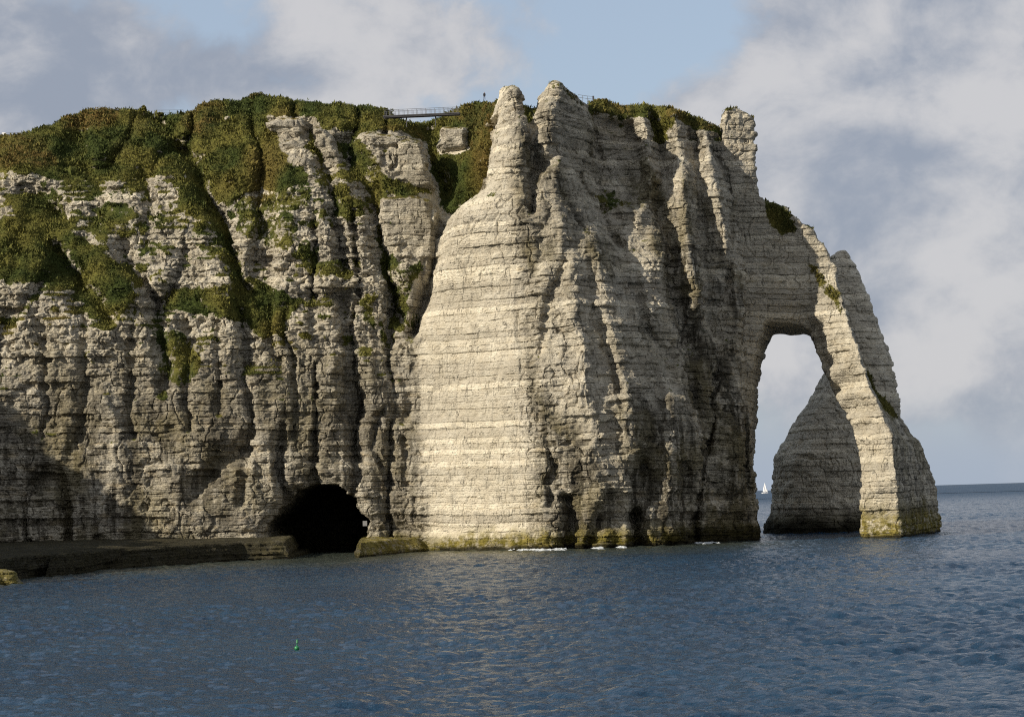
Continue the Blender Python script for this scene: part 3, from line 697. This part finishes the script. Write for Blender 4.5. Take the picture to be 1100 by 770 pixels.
def solid(name, parts, mat, parent=None):
    """parts: (kind, args) joined into one mesh"""
    import bmesh
    bm = bmesh.new()
    for kind, a in parts:
        if kind == 'box':
            c, sz = a; r = bmesh.ops.create_cube(bm, size=1); bmesh.ops.scale(bm, vec=sz, verts=r['verts']); bmesh.ops.translate(bm, vec=c, verts=r['verts'])
        elif kind == 'bar':
            p, q, r0, r1 = a; p, q = Vector(p), Vector(q); dd = q - p
            r = bmesh.ops.create_cone(bm, cap_ends=True, segments=8, radius1=r0, radius2=r1, depth=dd.length)
            bmesh.ops.rotate(bm, matrix=dd.to_track_quat('Z', 'Y').to_matrix(), verts=r['verts']); bmesh.ops.translate(bm, vec=(p + q) / 2, verts=r['verts'])
        elif kind == 'ball':
            c, sz = a; r = bmesh.ops.create_icosphere(bm, subdivisions=2, radius=1); bmesh.ops.scale(bm, vec=sz, verts=r['verts']); bmesh.ops.translate(bm, vec=c, verts=r['verts'])
        elif kind == 'faces':
            vs, fs = a; bv = [bm.verts.new(v) for v in vs]
            for f in fs: bm.faces.new([bv[i] for i in f])
    me = bpy.data.meshes.new(name); bm.to_mesh(me); bm.free()
    return link(name, me, mat, parent)
def empty(name, loc, label, cat, group=None):
    o = bpy.data.objects.new(name, None); COL.objects.link(o); o.location = loc
    return tag(o, label, cat, group)

STEEL = plain('weathered steel', (0.10, 0.105, 0.115), 0.5, 0.3); DECK = plain('dark deck', (0.055, 0.055, 0.06), 0.8); WHITE = plain('white paint', (0.8, 0.8, 0.8), 0.4); SAIL = plain('sailcloth', (0.85, 0.84, 0.82), 0.8)
NAVY = plain('dark cloth', (0.018, 0.018, 0.024), 0.9); SKIN = plain('skin', (0.42, 0.26, 0.19), 0.6); HAIR = plain('hair', (0.03, 0.02, 0.015), 0.7); DENIM = plain('denim', (0.03, 0.035, 0.06), 0.9)
GREEN = plain('green plastic', (0.01, 0.16, 0.05), 0.4); GREYP = plain('grey board', (0.19, 0.19, 0.19), 0.7)

# footbridge over the gully
a, b_ = at(412, 125.0, 560), at(494, 121.5, 558)
br = empty('footbridge', tuple((a + b_) / 2), 'slim dark metal footbridge with railings spanning the dip in the cliff top', 'footbridge')
M_ = (a + b_) / 2; ux = (b_ - a) / np.linalg.norm(b_ - a); Lb = np.linalg.norm(b_ - a); uy = np.array([-ux[1], ux[0], 0])
def L3(s_, t_, h_): return tuple(ux * s_ + uy * t_ + np.array([0, 0, h_]))
def beam(s0, s1, t_, h0, th): return ('bar', (L3(s0, t_, h0), L3(s1, t_, h0), th, th))
dk = [('faces', ([L3(-Lb/2, -1.1, 0), L3(Lb/2, -1.1, 0), L3(Lb/2, 1.1, 0), L3(-Lb/2, 1.1, 0), L3(-Lb/2, -1.1, -.22), L3(Lb/2, -1.1, -.22), L3(Lb/2, 1.1, -.22), L3(-Lb/2, 1.1, -.22)], [(0,1,2,3),(7,6,5,4),(0,4,5,1),(1,5,6,2),(2,6,7,3),(3,7,4,0)]))]
solid('deck', dk, DECK, br)
for t_ in (-0.8, 0.8): solid('girder', [beam(-Lb/2, Lb/2, t_, -0.42, 0.17)], DECK, br)
for t_ in (-1.05, 1.05):
    solid('handrail', [beam(-Lb/2, Lb/2, t_, 1.35, 0.05), beam(-Lb/2, Lb/2, t_, 0.75, 0.018)], STEEL, br)
    for i in range(17):
        q = -Lb/2 + Lb * (i + .5) / 17; solid('post', [('bar', (L3(q, t_, 0), L3(q, t_, 1.35), 0.05, 0.045))], STEEL, br)
for q in (-Lb * .2, Lb * .18): solid('support', [('bar', (L3(q, 0, -3.0), L3(q, 0, -.3), .14, .14))], DECK, br)

def railing(pts, hgt, label, rails=(1.0, 0.5), base=0.0):
    P_ = [np.array(p) for p in pts]; c = np.mean(P_, 0)
    o = empty('railing', tuple(c), label, 'railing', 'railings on the cliff top')
    for p in P_: solid('post', [('bar', (tuple(p - c - [0, 0, .8]), tuple(p - c + [0, 0, hgt]), .06, .05))], STEEL, o)
    for r_ in rails:
        solid('rail', [('bar', (tuple(p - c + [0, 0, hgt * r_]), tuple(q - c + [0, 0, hgt * r_]), .045, .045)) for p, q in zip(P_, P_[1:])], STEEL, o)
    return o
railing([at(px, 123.3 + (px - 171) * -0.01, 578) for px in (166, 174, 182, 190, 197)], 1.15, 'two bar steel railing in the grassy dip left of the highest turf mound')
railing([at(px, 147.5 - (px + 8) * 0.03, 574) for px in (-30, -18, -8, 3, 12, 21)], 0.95, 'low railing beside a white notice on the far left cliff edge')
rr_ = railing([at(px, py, 550) for px, py in ((621, 107.5), (626, 108.2), (631, 109), (637, 109.5))], 1.3, 'short lookout railing just right of the pointed rock tower')
q = at(637.5, 109.5, 549) - np.array(rr_.location); solid('panel', [('box', (tuple(q + [0, 0, .7]), (.45, .2, 1.5)))], DECK, rr_)
p = at(4, 147, 573.5); nt = empty('notice', tuple(p), 'small white notice board beside the low railing at far left', 'notice')
solid('board', [('box', ((0, 0, .75), (.9, .06, .7)))], WHITE, nt); solid('post', [('bar', ((0, .06, -1), (0, .06, 1.0), .05, .05))], STEEL, nt)
p = at(392, 562, 523); pl = empty('opening_plate', tuple(p), 'small pale square plate standing in for a bright tunnel opening at the right edge of the cave', 'plate')
solid('plate', [('box', ((0, 0, 0), (1.0, .12, 1.2)))], GREYP, pl); solid('bracket', [('bar', ((0, 0.06, 0), (0.2, 5, 0), .08, .08))], STEEL, pl)  # plate and bracket added in place of the bright opening

# walker on the skyline
gxp = at(520.5, 110, 566)[0]; fz = float(top_bg(np.array([gxp]))[0]) - 0.2
PY_ = float(front(np.array([[gxp]]), np.array([[fz - 0.5]]))[0, 0]) + 1.6
gxp = at(520.5, 110, PY_)[0]; fz = float(top(np.array([[gxp]]), np.array([[PY_]]))[0, 0]) + 0.8
pe = empty('person', (gxp, PY_, fz), 'person in dark clothes standing on the grassy hump left of the rock towers', 'person')
def skinned(name, joints, edges, mats, parent, pick=None):
    me = bpy.data.meshes.new(name); me.from_pydata([j[:3] for j in joints], edges, [])
    o = bpy.data.objects.new('tmp', me); COL.objects.link(o)
    o.modifiers.new('skin', 'SKIN'); o.modifiers.new('sub', 'SUBSURF').levels = 2
    for i, v in enumerate(me.skin_vertices[0].data): v.radius = (joints[i][3],) * 2; v.use_root = (i == 0)
    e = bpy.data.meshes.new_from_object(o.evaluated_get(bpy.context.evaluated_depsgraph_get())); e.name = name
    bpy.data.objects.remove(o)
    e.materials.clear()
    for m_ in mats: e.materials.append(m_)
    if pick:
        for f in e.polygons: f.material_index = pick(f.center)
    ob = bpy.data.objects.new(name, e); COL.objects.link(ob); ob.parent = parent
    return ob
k = 1.14
J = [(0,0,.95,.15),(0,0,1.2,.16),(0,0,1.42,.15),(0,0,1.54,.06),(0,-.01,1.64,.10),(0,-.01,1.72,.085),
     (-.19,0,1.42,.065),(-.25,.02,1.16,.05),(-.22,-.06,.92,.04),(-.21,-.09,.82,.035),(.19,0,1.42,.065),(.26,.02,1.16,.05),(.23,-.07,.92,.04),(.22,-.1,.82,.035),
     (-.1,0,.88,.095),(-.12,-.02,.48,.065),(-.13,.02,.08,.05),(-.13,-.14,.04,.04),(.1,0,.88,.095),(.12,.0,.48,.065),(.14,.05,.08,.05),(.15,-.11,.04,.04)]
J = [tuple(c * k for c in j) for j in J]
skinned('body', J, [(0,1),(1,2),(2,3),(3,4),(4,5),(2,6),(6,7),(7,8),(8,9),(2,10),(10,11),(11,12),(12,13),(0,14),(14,15),(15,16),(16,17),(0,18),(18,19),(19,20),(20,21)], [NAVY, DENIM, SKIN], pe,
        lambda c: 2 if c.z > 1.53 * k or (c.z < .9 * k and abs(c.x) > .19 * k and c.z > .7 * k) else (1 if c.z < .93 * k else 0))
solid('hair', [('ball', ((0, .02 * k, 1.735 * k), (.1 * k, .11 * k, .075 * k)))], HAIR, pe)

# yacht out at sea
yd = 8000.0; p = at(821.5, 526, yd); bo = empty('sailing_boat', (p[0], yd, 0.0), 'tiny white sailing boat on the horizon seen through the arch', 'sailing boat')
hv = []; hf = []
st = [(-11.5, 0.2, 2.6), (-8, 2.4, 2.1), (0, 3.0, 1.9), (7, 2.2, 2.3), (12, 0.15, 3.0)]
for x_, wd, zz_ in st: hv += [(x_, -wd, zz_), (x_, -wd * .6, -0.6), (x_, wd * .6, -0.6), (x_, wd, zz_)]
for i in range(4):
    for j in range(4): hf.append((i * 4 + j, i * 4 + (j + 1) % 4, i * 4 + 4 + (j + 1) % 4, i * 4 + 4 + j))
hf += [(3, 2, 1, 0), (16, 17, 18, 19)]
solid('hull', [('faces', (hv, hf)), ('box', ((-1, 0, 2.6), (8, 2.6, 1.6)))], WHITE, bo)
solid('mast', [('bar', ((1.5, 0, 2), (1.5, 0, 40), .25, .12)), ('bar', ((1.5, 0, 5), (-8, 0, 4.6), .2, .15))], STEEL, bo)
def sail(A, B, C_, belly):
    vs = []; fs = []; n = 8
    A, B, C_ = map(np.array, (A, B, C_))
    for i in range(n + 1):
        for j in range(n + 1):
            u_, v_ = i / n, j / n * (1 - i / n); pp = A + (C_ - A) * u_ + (B - A) * v_
            vs.append(tuple(pp + np.array([0, belly * math.sin(math.pi * u_) * math.sin(math.pi * j / n), 0])))
    for i in range(n):
        for j in range(n):
            q_ = [i*(n+1)+j, i*(n+1)+j+1, (i+1)*(n+1)+j+1, (i+1)*(n+1)+j]; fs.append(tuple(q_))
    return ('faces', (vs, fs))
solid('mainsail', [sail((1.2, 0, 5.2), (-7.6, 0, 5.0), (1.2, 0, 39), -1.2)], SAIL, bo); solid('jib', [sail((10.5, 0, 4.0), (2.5, 0, 5.0), (2.0, 0, 33), -1.0)], SAIL, bo)

# green float
p = water_point(319, 697); fl = empty('float', (p[0], p[1], 0.05), 'small green marker float alone on the water below the cave', 'buoy')
solid('buoy_body', [('ball', ((0, 0, .05), (.22, .22, .2)))], GREEN, fl); solid('stem', [('bar', ((0, 0, .15), (.05, 0, .75), .04, .03)), ('bar', ((.04, 0, .5), (.05, 0, .75), .1, .07))], GREEN, fl)

# boulder at the edge of the platform
p = water_point(8, 628)
bl_ = rock_body('boulder', [(-16,631),(-14,615),(-4,611.5),(12,612),(19,616),(21,622),(25,627),(22,631)], p[1] + 1.5, 4.5, None, 0.6, 1.0, 0.2, 0.9)
tag(bl_, 'brown weed stained boulder at the far left edge of the water', 'boulder')

# shrubs on the rim
def shrub(px, py, rx, rz, label, rust_, n=900, depth=None):
    c = F0.hit(px, py); c = np.array([c[0], c[1] + 0.6, c[2]]); R = np.random.default_rng(int(px * 7))
    u_ = R.normal(size=(n, 3)); u_ /= np.linalg.norm(u_, axis=1)[:, None]
    rad = R.random(n) ** 0.45 * (0.75 + 0.4 * vnoise(u_[:, 0] * 2.5 + px, u_[:, 1] * 2.5, u_[:, 2] * 2.5, 401))
    ps = u_ * rad[:, None] * np.array([rx, rx * 0.8, rz]) 
    d1 = R.normal(size=(n, 3)); d1 /= np.linalg.norm(d1, axis=1)[:, None]; d2 = np.cross(d1, R.normal(size=(n, 3))); d2 /= np.linalg.norm(d2, axis=1)[:, None]
    s_ = 0.16 + 0.14 * R.random((n, 1))
    V = np.stack([ps - d1 * s_, ps + d2 * s_ * .6, ps + d1 * s_, ps - d2 * s_ * .6], 1).reshape(-1, 3)
    me = mesh_from('shrub', V, np.arange(len(V)).reshape(-1, 4)); attr(me, 'rust', np.full(len(V), rust_))
    o = bpy.data.objects.new('shrub', None); COL.objects.link(o); o.location = tuple(c); tag(o, label, 'shrub', 'shrubs on the cliff rim')
    link('foliage', me, TURF, o)
    solid('stem', [('bar', ((0, 0, -rz - .6), (0.1, 0, 0.2 * rz), .08, .03)), ('bar', ((0.05, 0, -.5 * rz), (.5 * rx, 0.1, .4 * rz), .05, .02)), ('bar', ((0.05, 0, -.4 * rz), (-.5 * rx, -.1, .5 * rz), .05, .02))], BARK, o)
BARK = plain('bark', (0.07, 0.05, 0.035), 0.9)
for q_ in [(38,144,1.6,0.9,'dark low bush at the far left end of the grassy skyline',0.0),(154,116.5,0.9,1.1,'small spiky dark bush left of the railing in the grassy dip',0.0),(172,122.5,1.0,.5,'tiny bush at the left post of the railing in the dip',0.3),
           (232,110,2.2,1.1,'round green bush left of the highest turf mound',0.0),(276,103,3.2,1.2,'wide dark bush crowning the highest turf mound',0.5),(416,121,1.6,1.6,'dark bush at the left end of the footbridge',0.1),
           (646,109,2.0,1.0,'rusty bush beside the short lookout railing',0.9),(690,116.5,2.6,1.3,'rounded dark green bush on the rim over the shaded recess',0.0),(671,116,1.3,0.8,'small rusty bush between the lookout railing and the round green bush',1.0),(716,118,2.4,0.9,'flat brown bush on the sloping rim near the last rock column',0.8)]:
    shrub(*q_)

# foam where the swell breaks on the rock
FOAM = plain('foam', (0.45, 0.48, 0.49), 0.7)
fv = []; ff = []; R = np.random.default_rng(9)
for px, py, rx, ry, n in [(570,591,26,0.8,130),(600,590.5,7,0.7,24),(642,588.3,5,1.8,90),(667,588,5,0.7,30),(757,583.5,12,0.7,70),(1017,573,5,0.9,60),(836,577.5,14,1.2,10)]:
    for i in range(n):
        a_ = R.normal(0, 0.45, 2); p = water_point(px + a_[0] * rx, py + a_[1] * ry)
        m_ = R.integers(5, 8); an = np.sort(R.random(m_)) * 2 * math.pi; rr_ = (0.10 + 0.22 * R.random(m_)) * (0.6 + 0.6 * R.random()); zt_ = 0.12 + 0.25 * R.random() + (1.6 * R.random() ** 2 if (px, py) == (642, 588) else 0)
        i0 = len(fv); fv.append((p[0], p[1], zt_ + .12)); fv += [(p[0] + r_ * 3.4 * math.cos(q_), p[1] + r_ * 1.2 * math.sin(q_), zt_ - 0.15) for r_, q_ in zip(rr_, an)]
        ff += [(i0, i0 + 1 + j, i0 + 1 + (j + 1) % m_) for j in range(m_)]
me = bpy.data.meshes.new('foam'); me.from_pydata(fv, [], ff); tag(link('foam', me, FOAM), 'white foam where the swell breaks along the rock', kind='stuff')

# ------------------------------------------------------------------ sea
def ocean(Nn, L, wind, wdir, seed, hs):
    R = np.random.default_rng(seed)
    k = np.fft.fftfreq(Nn, L / Nn) * 2 * math.pi
    KX, KY = np.meshgrid(k, k, indexing='ij'); K = np.hypot(KX, KY); K[0, 0] = 1
    Lp = wind ** 2 / 9.81
    ph = np.exp(-1 / (K * Lp) ** 2) / K ** 4 * ((KX * wdir[0] + KY * wdir[1]) / K) ** 2 * np.exp(-(K * 0.12) ** 2)
    ph[0, 0] = 0
    hk = (R.normal(size=K.shape) + 1j * R.normal(size=K.shape)) * np.sqrt(ph)
    h = np.fft.ifft2(hk); s = hs / 4 / np.std(h.real)
    dx = np.fft.ifft2(-1j * KX / K * hk).real * s; dy = np.fft.ifft2(-1j * KY / K * hk).real * s
    return h.real * s, dx, dy
def sample(a, u, v):
    n = a.shape[0]; u = (u % 1) * n; v = (v % 1) * n
    i, j = np.floor(u).astype(int), np.floor(v).astype(int); fu, fv = u - i, v - j
    i0, i1, j0, j1 = i % n, (i + 1) % n, j % n, (j + 1) % n
    return a[i0, j0] * (1 - fu) * (1 - fv) + a[i1, j0] * fu * (1 - fv) + a[i0, j1] * (1 - fu) * fv + a[i1, j1] * fu * fv
A1 = ocean(1024, 230.0, 3.4, (0.45, -0.89), 3, 0.62)
A2 = ocean(1024, 97.0, 1.9, (0.2, -0.98), 4, 0.40)
rows = 104.0 * np.exp(np.arange(0, 1330) * 0.0026)
th = np.linspace(-0.36, 0.36, 760)
YY, TH = np.meshgrid(rows, th, indexing='ij'); XX = YY * TH
hh = np.zeros_like(XX); ddx = np.zeros_like(XX); ddy = np.zeros_like(XX)
for A, L_, wgt, c_, s_ in ((A1, 230.0, 1.0, 0.966, 0.259), (A2, 97.0, 1.0, 0.83, -0.56)):
    u, v = (XX * c_ + YY * s_) / L_, (-XX * s_ + YY * c_) / L_
    hh += wgt * sample(A[0], u, v); a, b_ = sample(A[1], u, v), sample(A[2], u, v)
    ddx += wgt * (a * c_ - b_ * s_); ddy += wgt * (a * s_ + b_ * c_)
calm = 0.8 + 0.2 * sstep(-60, 40, XX - (YY - 300) * 0.1) ; calm = np.where(YY > 560, 1.0, calm)
patchy = 0.75 + 0.5 * fbm(XX / 40, YY / 60, 0, 3, 201)
hh *= calm * patchy
fade = np.minimum(np.minimum(sstep(104, 116, YY), 1 - sstep(2500, 3200, YY)), 1 - sstep(0.33, 0.36, np.abs(TH)))
zz = hh * fade - 0.9 * (1 - fade)
V = np.stack([XX + 0.9 * ddx * fade * calm, YY + 0.9 * ddy * fade * calm, zz], -1).reshape(-1, 3)
nr_, nc_ = XX.shape; ii = np.arange(nr_ * nc_).reshape(nr_, nc_)
Fq = np.stack([ii[:-1, :-1], ii[:-1, 1:], ii[1:, 1:], ii[1:, :-1]], -1).reshape(-1, 4)
S = 40000.0; nb = len(V)
V = np.r_[V, [[-S, -2000, -0.9], [S, -2000, -0.9], [S, S, -0.9], [-S, S, -0.9]]]; Fq = np.r_[Fq, [[nb, nb + 1, nb + 2, nb + 3]]]
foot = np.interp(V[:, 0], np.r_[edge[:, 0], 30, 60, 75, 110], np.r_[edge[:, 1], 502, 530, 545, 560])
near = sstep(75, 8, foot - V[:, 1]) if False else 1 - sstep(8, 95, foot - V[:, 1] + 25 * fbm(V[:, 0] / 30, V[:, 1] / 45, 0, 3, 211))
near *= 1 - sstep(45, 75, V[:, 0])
me = mesh_from('sea', V, Fq); smooth(me, True); attr(me, 'cliff_reflection', near); attr(me, 'offing', np.where(np.arange(len(V)) >= nb, 1.0, sstep(700, 3000, V[:, 1])))
def sea_material():
    m, t, b = material('sea_water')
    p = t.new('ShaderNodeNewGeometry').outputs['Position']
    n1 = t.noise(t.stretch(p, (1.0, 1.35, 1)), 0.9, 6, 0.62); n2 = t.noise(t.stretch(p, (1.0, 1.2, 1)), 3.4, 4, 0.6); big = t.noise(p, 0.02, 3)
    c = t.mix(t.rng(big, 0.35, 0.65), (0.007, 0.027, 0.056), (0.011, 0.038, 0.073))
    c = t.mix(t.math('MULTIPLY', t.attr('cliff_reflection'), 0.8), c, (0.046, 0.050, 0.030))  # olive reflection of the cliff painted into the water colour
    t.put(b.inputs['Base Color'], c); far_ = t.attr('offing'); t.put(b.inputs['Roughness'], t.rng(far_, 0, 1, 0.10, 0.45, False)); t.put(b.inputs['Specular IOR Level'], t.rng(far_, 0, 1, 0.5, 0.40, False)); b.inputs['IOR'].default_value = 1.333
    h = t.math('ADD', t.math('MULTIPLY', n1, 1.0), t.math('MULTIPLY', n2, 0.10))
    bp = t.new('ShaderNodeBump', {'Strength': 1.0, 'Distance': 0.5, 'Height': h}); t.put(b.inputs['Normal'], bp.outputs[0])
    return m
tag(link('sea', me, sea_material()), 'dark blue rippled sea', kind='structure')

# ------------------------------------------------------------------ light and sky
AZ_S = np.array([-0.865, -0.50]); AZ_S /= np.linalg.norm(AZ_S); EL = math.radians(26)
sun_dir = Vector((AZ_S[0] * math.cos(EL), AZ_S[1] * math.cos(EL), math.sin(EL)))
sl = bpy.data.lights.new('sun', 'SUN'); sl.energy = 5.0; sl.angle = math.radians(0.6); sl.color = (1.0, 0.90, 0.75)
so = bpy.data.objects.new('sun', sl); COL.objects.link(so); so.rotation_euler = (-sun_dir).to_track_quat('-Z', 'Y').to_euler(); so.location = (-200, -100, 300)

w = bpy.data.worlds.new('World'); scene.world = w; w.use_nodes = True
t = NT(w.node_tree)
out = t.new('ShaderNodeOutputWorld'); bg = t.new('ShaderNodeBackground'); t.l.new(bg.outputs[0], out.inputs[0])
sky = t.new('ShaderNodeTexSky', sky_type='NISHITA'); sky.sun_disc = False; sky.sun_elevation = EL; sky.sun_rotation = math.atan2(AZ_S[0], AZ_S[1])
sky.air_density = 1.0; sky.dust_density = 1.5; sky.ozone_density = 1.0
STR = 0.13
dirv = t.new('ShaderNodeTexCoord').outputs['Generated']
sep = t.new('ShaderNodeSeparateXYZ', {0: dirv})
flat = t.vmath('MULTIPLY', dirv, (1.0, 1.0, 1.25)).outputs[0]
wv = t.new('ShaderNodeTexNoise', {'Vector': flat, 'Scale': 9.0, 'Detail': 3.0}).outputs['Color']
warp = t.vmath('ADD', flat, t.vmath('MULTIPLY', t.vmath('SUBTRACT', wv, (0.5, 0.5, 0.5)).outputs[0], (0.05, 0.05, 0.04)).outputs[0]).outputs[0]
n_a = t.noise(warp, 13.0, 12, 0.58); n_b = t.noise(t.vmath('ADD', warp, (0.010, 0.0, -0.020)).outputs[0], 13.0, 12, 0.58); n_c = t.noise(flat, 5.0, 4, 0.5)
def blob(px, py, rx, ry, amt):
    d = at(px, py, 1000.0) - CAM; d /= np.linalg.norm(d)
    v = t.vmath('MULTIPLY', t.vmath('SUBTRACT', dirv, tuple(d)).outputs[0], (FPX / rx, FPX / rx, FPX / ry)).outputs[0]
    return t.math('MULTIPLY', t.rng(t.vmath('LENGTH', v).outputs['Value'], 0.0, 1.0, 1.0, 0.0), amt)
def total(bl):
    s = blob(*bl[0])
    for b_ in bl[1:]: s = t.math('ADD', s, blob(*b_))
    return s
cover = total([(900,220,360,360,0.36),(1060,330,280,260,0.26),(400,70,230,110,0.20),(60,70,260,150,0.26),(240,80,120,60,0.12),(690,50,190,130,-0.26),(250,30,120,50,0.04),(560,70,120,80,0.06),(1000,490,500,80,-0.10)])
shade = total([(40,60,320,150,0.55),(900,210,140,110,0.22),(980,30,260,70,0.12),(930,320,140,110,0.22),(590,30,90,60,0.2),(1050,130,110,110,-0.28),(1050,350,130,120,-0.30),(830,90,100,80,-0.22),(400,70,160,90,-0.25),(850,400,90,70,-0.25)])
zen = t.rng(sep.outputs['Z'], 0.35, 0.80, 1.0, 0.45)
cover = t.math('ADD', cover, t.rng(sep.outputs['Y'], -0.3, 0.2, 0.45, 0.0))  # extra bright cloud added behind the camera to lift fill on shaded rock
shade = t.math('SUBTRACT', shade, t.rng(sep.outputs['Y'], -0.3, 0.2, 0.35, 0.0))
dens = t.rng(t.math('ADD', t.math('ADD', t.math('MULTIPLY', n_a, 0.75), t.math('MULTIPLY', n_c, 0.25)), cover), 0.48, 0.62)
rel = t.math('MULTIPLY', t.math('SUBTRACT', n_a, n_b), 2.6)
lum = t.math('SUBTRACT', t.math('ADD', t.math('ADD', 0.55, rel), t.math('MULTIPLY', t.math('SUBTRACT', n_c, 0.5), 0.8)), shade)
cloud = t.mix(t.rng(lum, 0.0, 1.0), (0.23, 0.26, 0.32), (0.465, 0.46, 0.47))
skyc = t.mix(1.0, sky.outputs[0], (STR, STR, STR), 'MULTIPLY')
skyc = t.mix(0.65, skyc, (0.30, 0.35, 0.43))
hz = t.rng(sep.outputs['Z'], 0.0, 0.06, 1.0, 0.0)
skyc = t.mix(t.math('MULTIPLY', hz, 0.8), skyc, (0.29, 0.34, 0.42))
col = t.mix(t.math('MULTIPLY', dens, t.math('MULTIPLY', zen, t.rng(sep.outputs['Z'], 0.0, 0.05, 0.15, 0.92))), skyc, cloud)
t.put(bg.inputs[0], col); bg.inputs[1].default_value = 1.0

scene.view_settings.view_transform = 'Standard'; scene.view_settings.look = 'None'; scene.view_settings.exposure = 0.40; scene.view_settings.gamma = 1.0
scene.cycles.max_bounces = 5; scene.cycles.diffuse_bounces = 3; scene.cycles.glossy_bounces = 3
scene.cycles.use_denoising = False; scene.cycles.filter_width = 1.1; scene.cycles.sample_clamp_direct = 3.0; scene.cycles.sample_clamp_indirect = 2.0
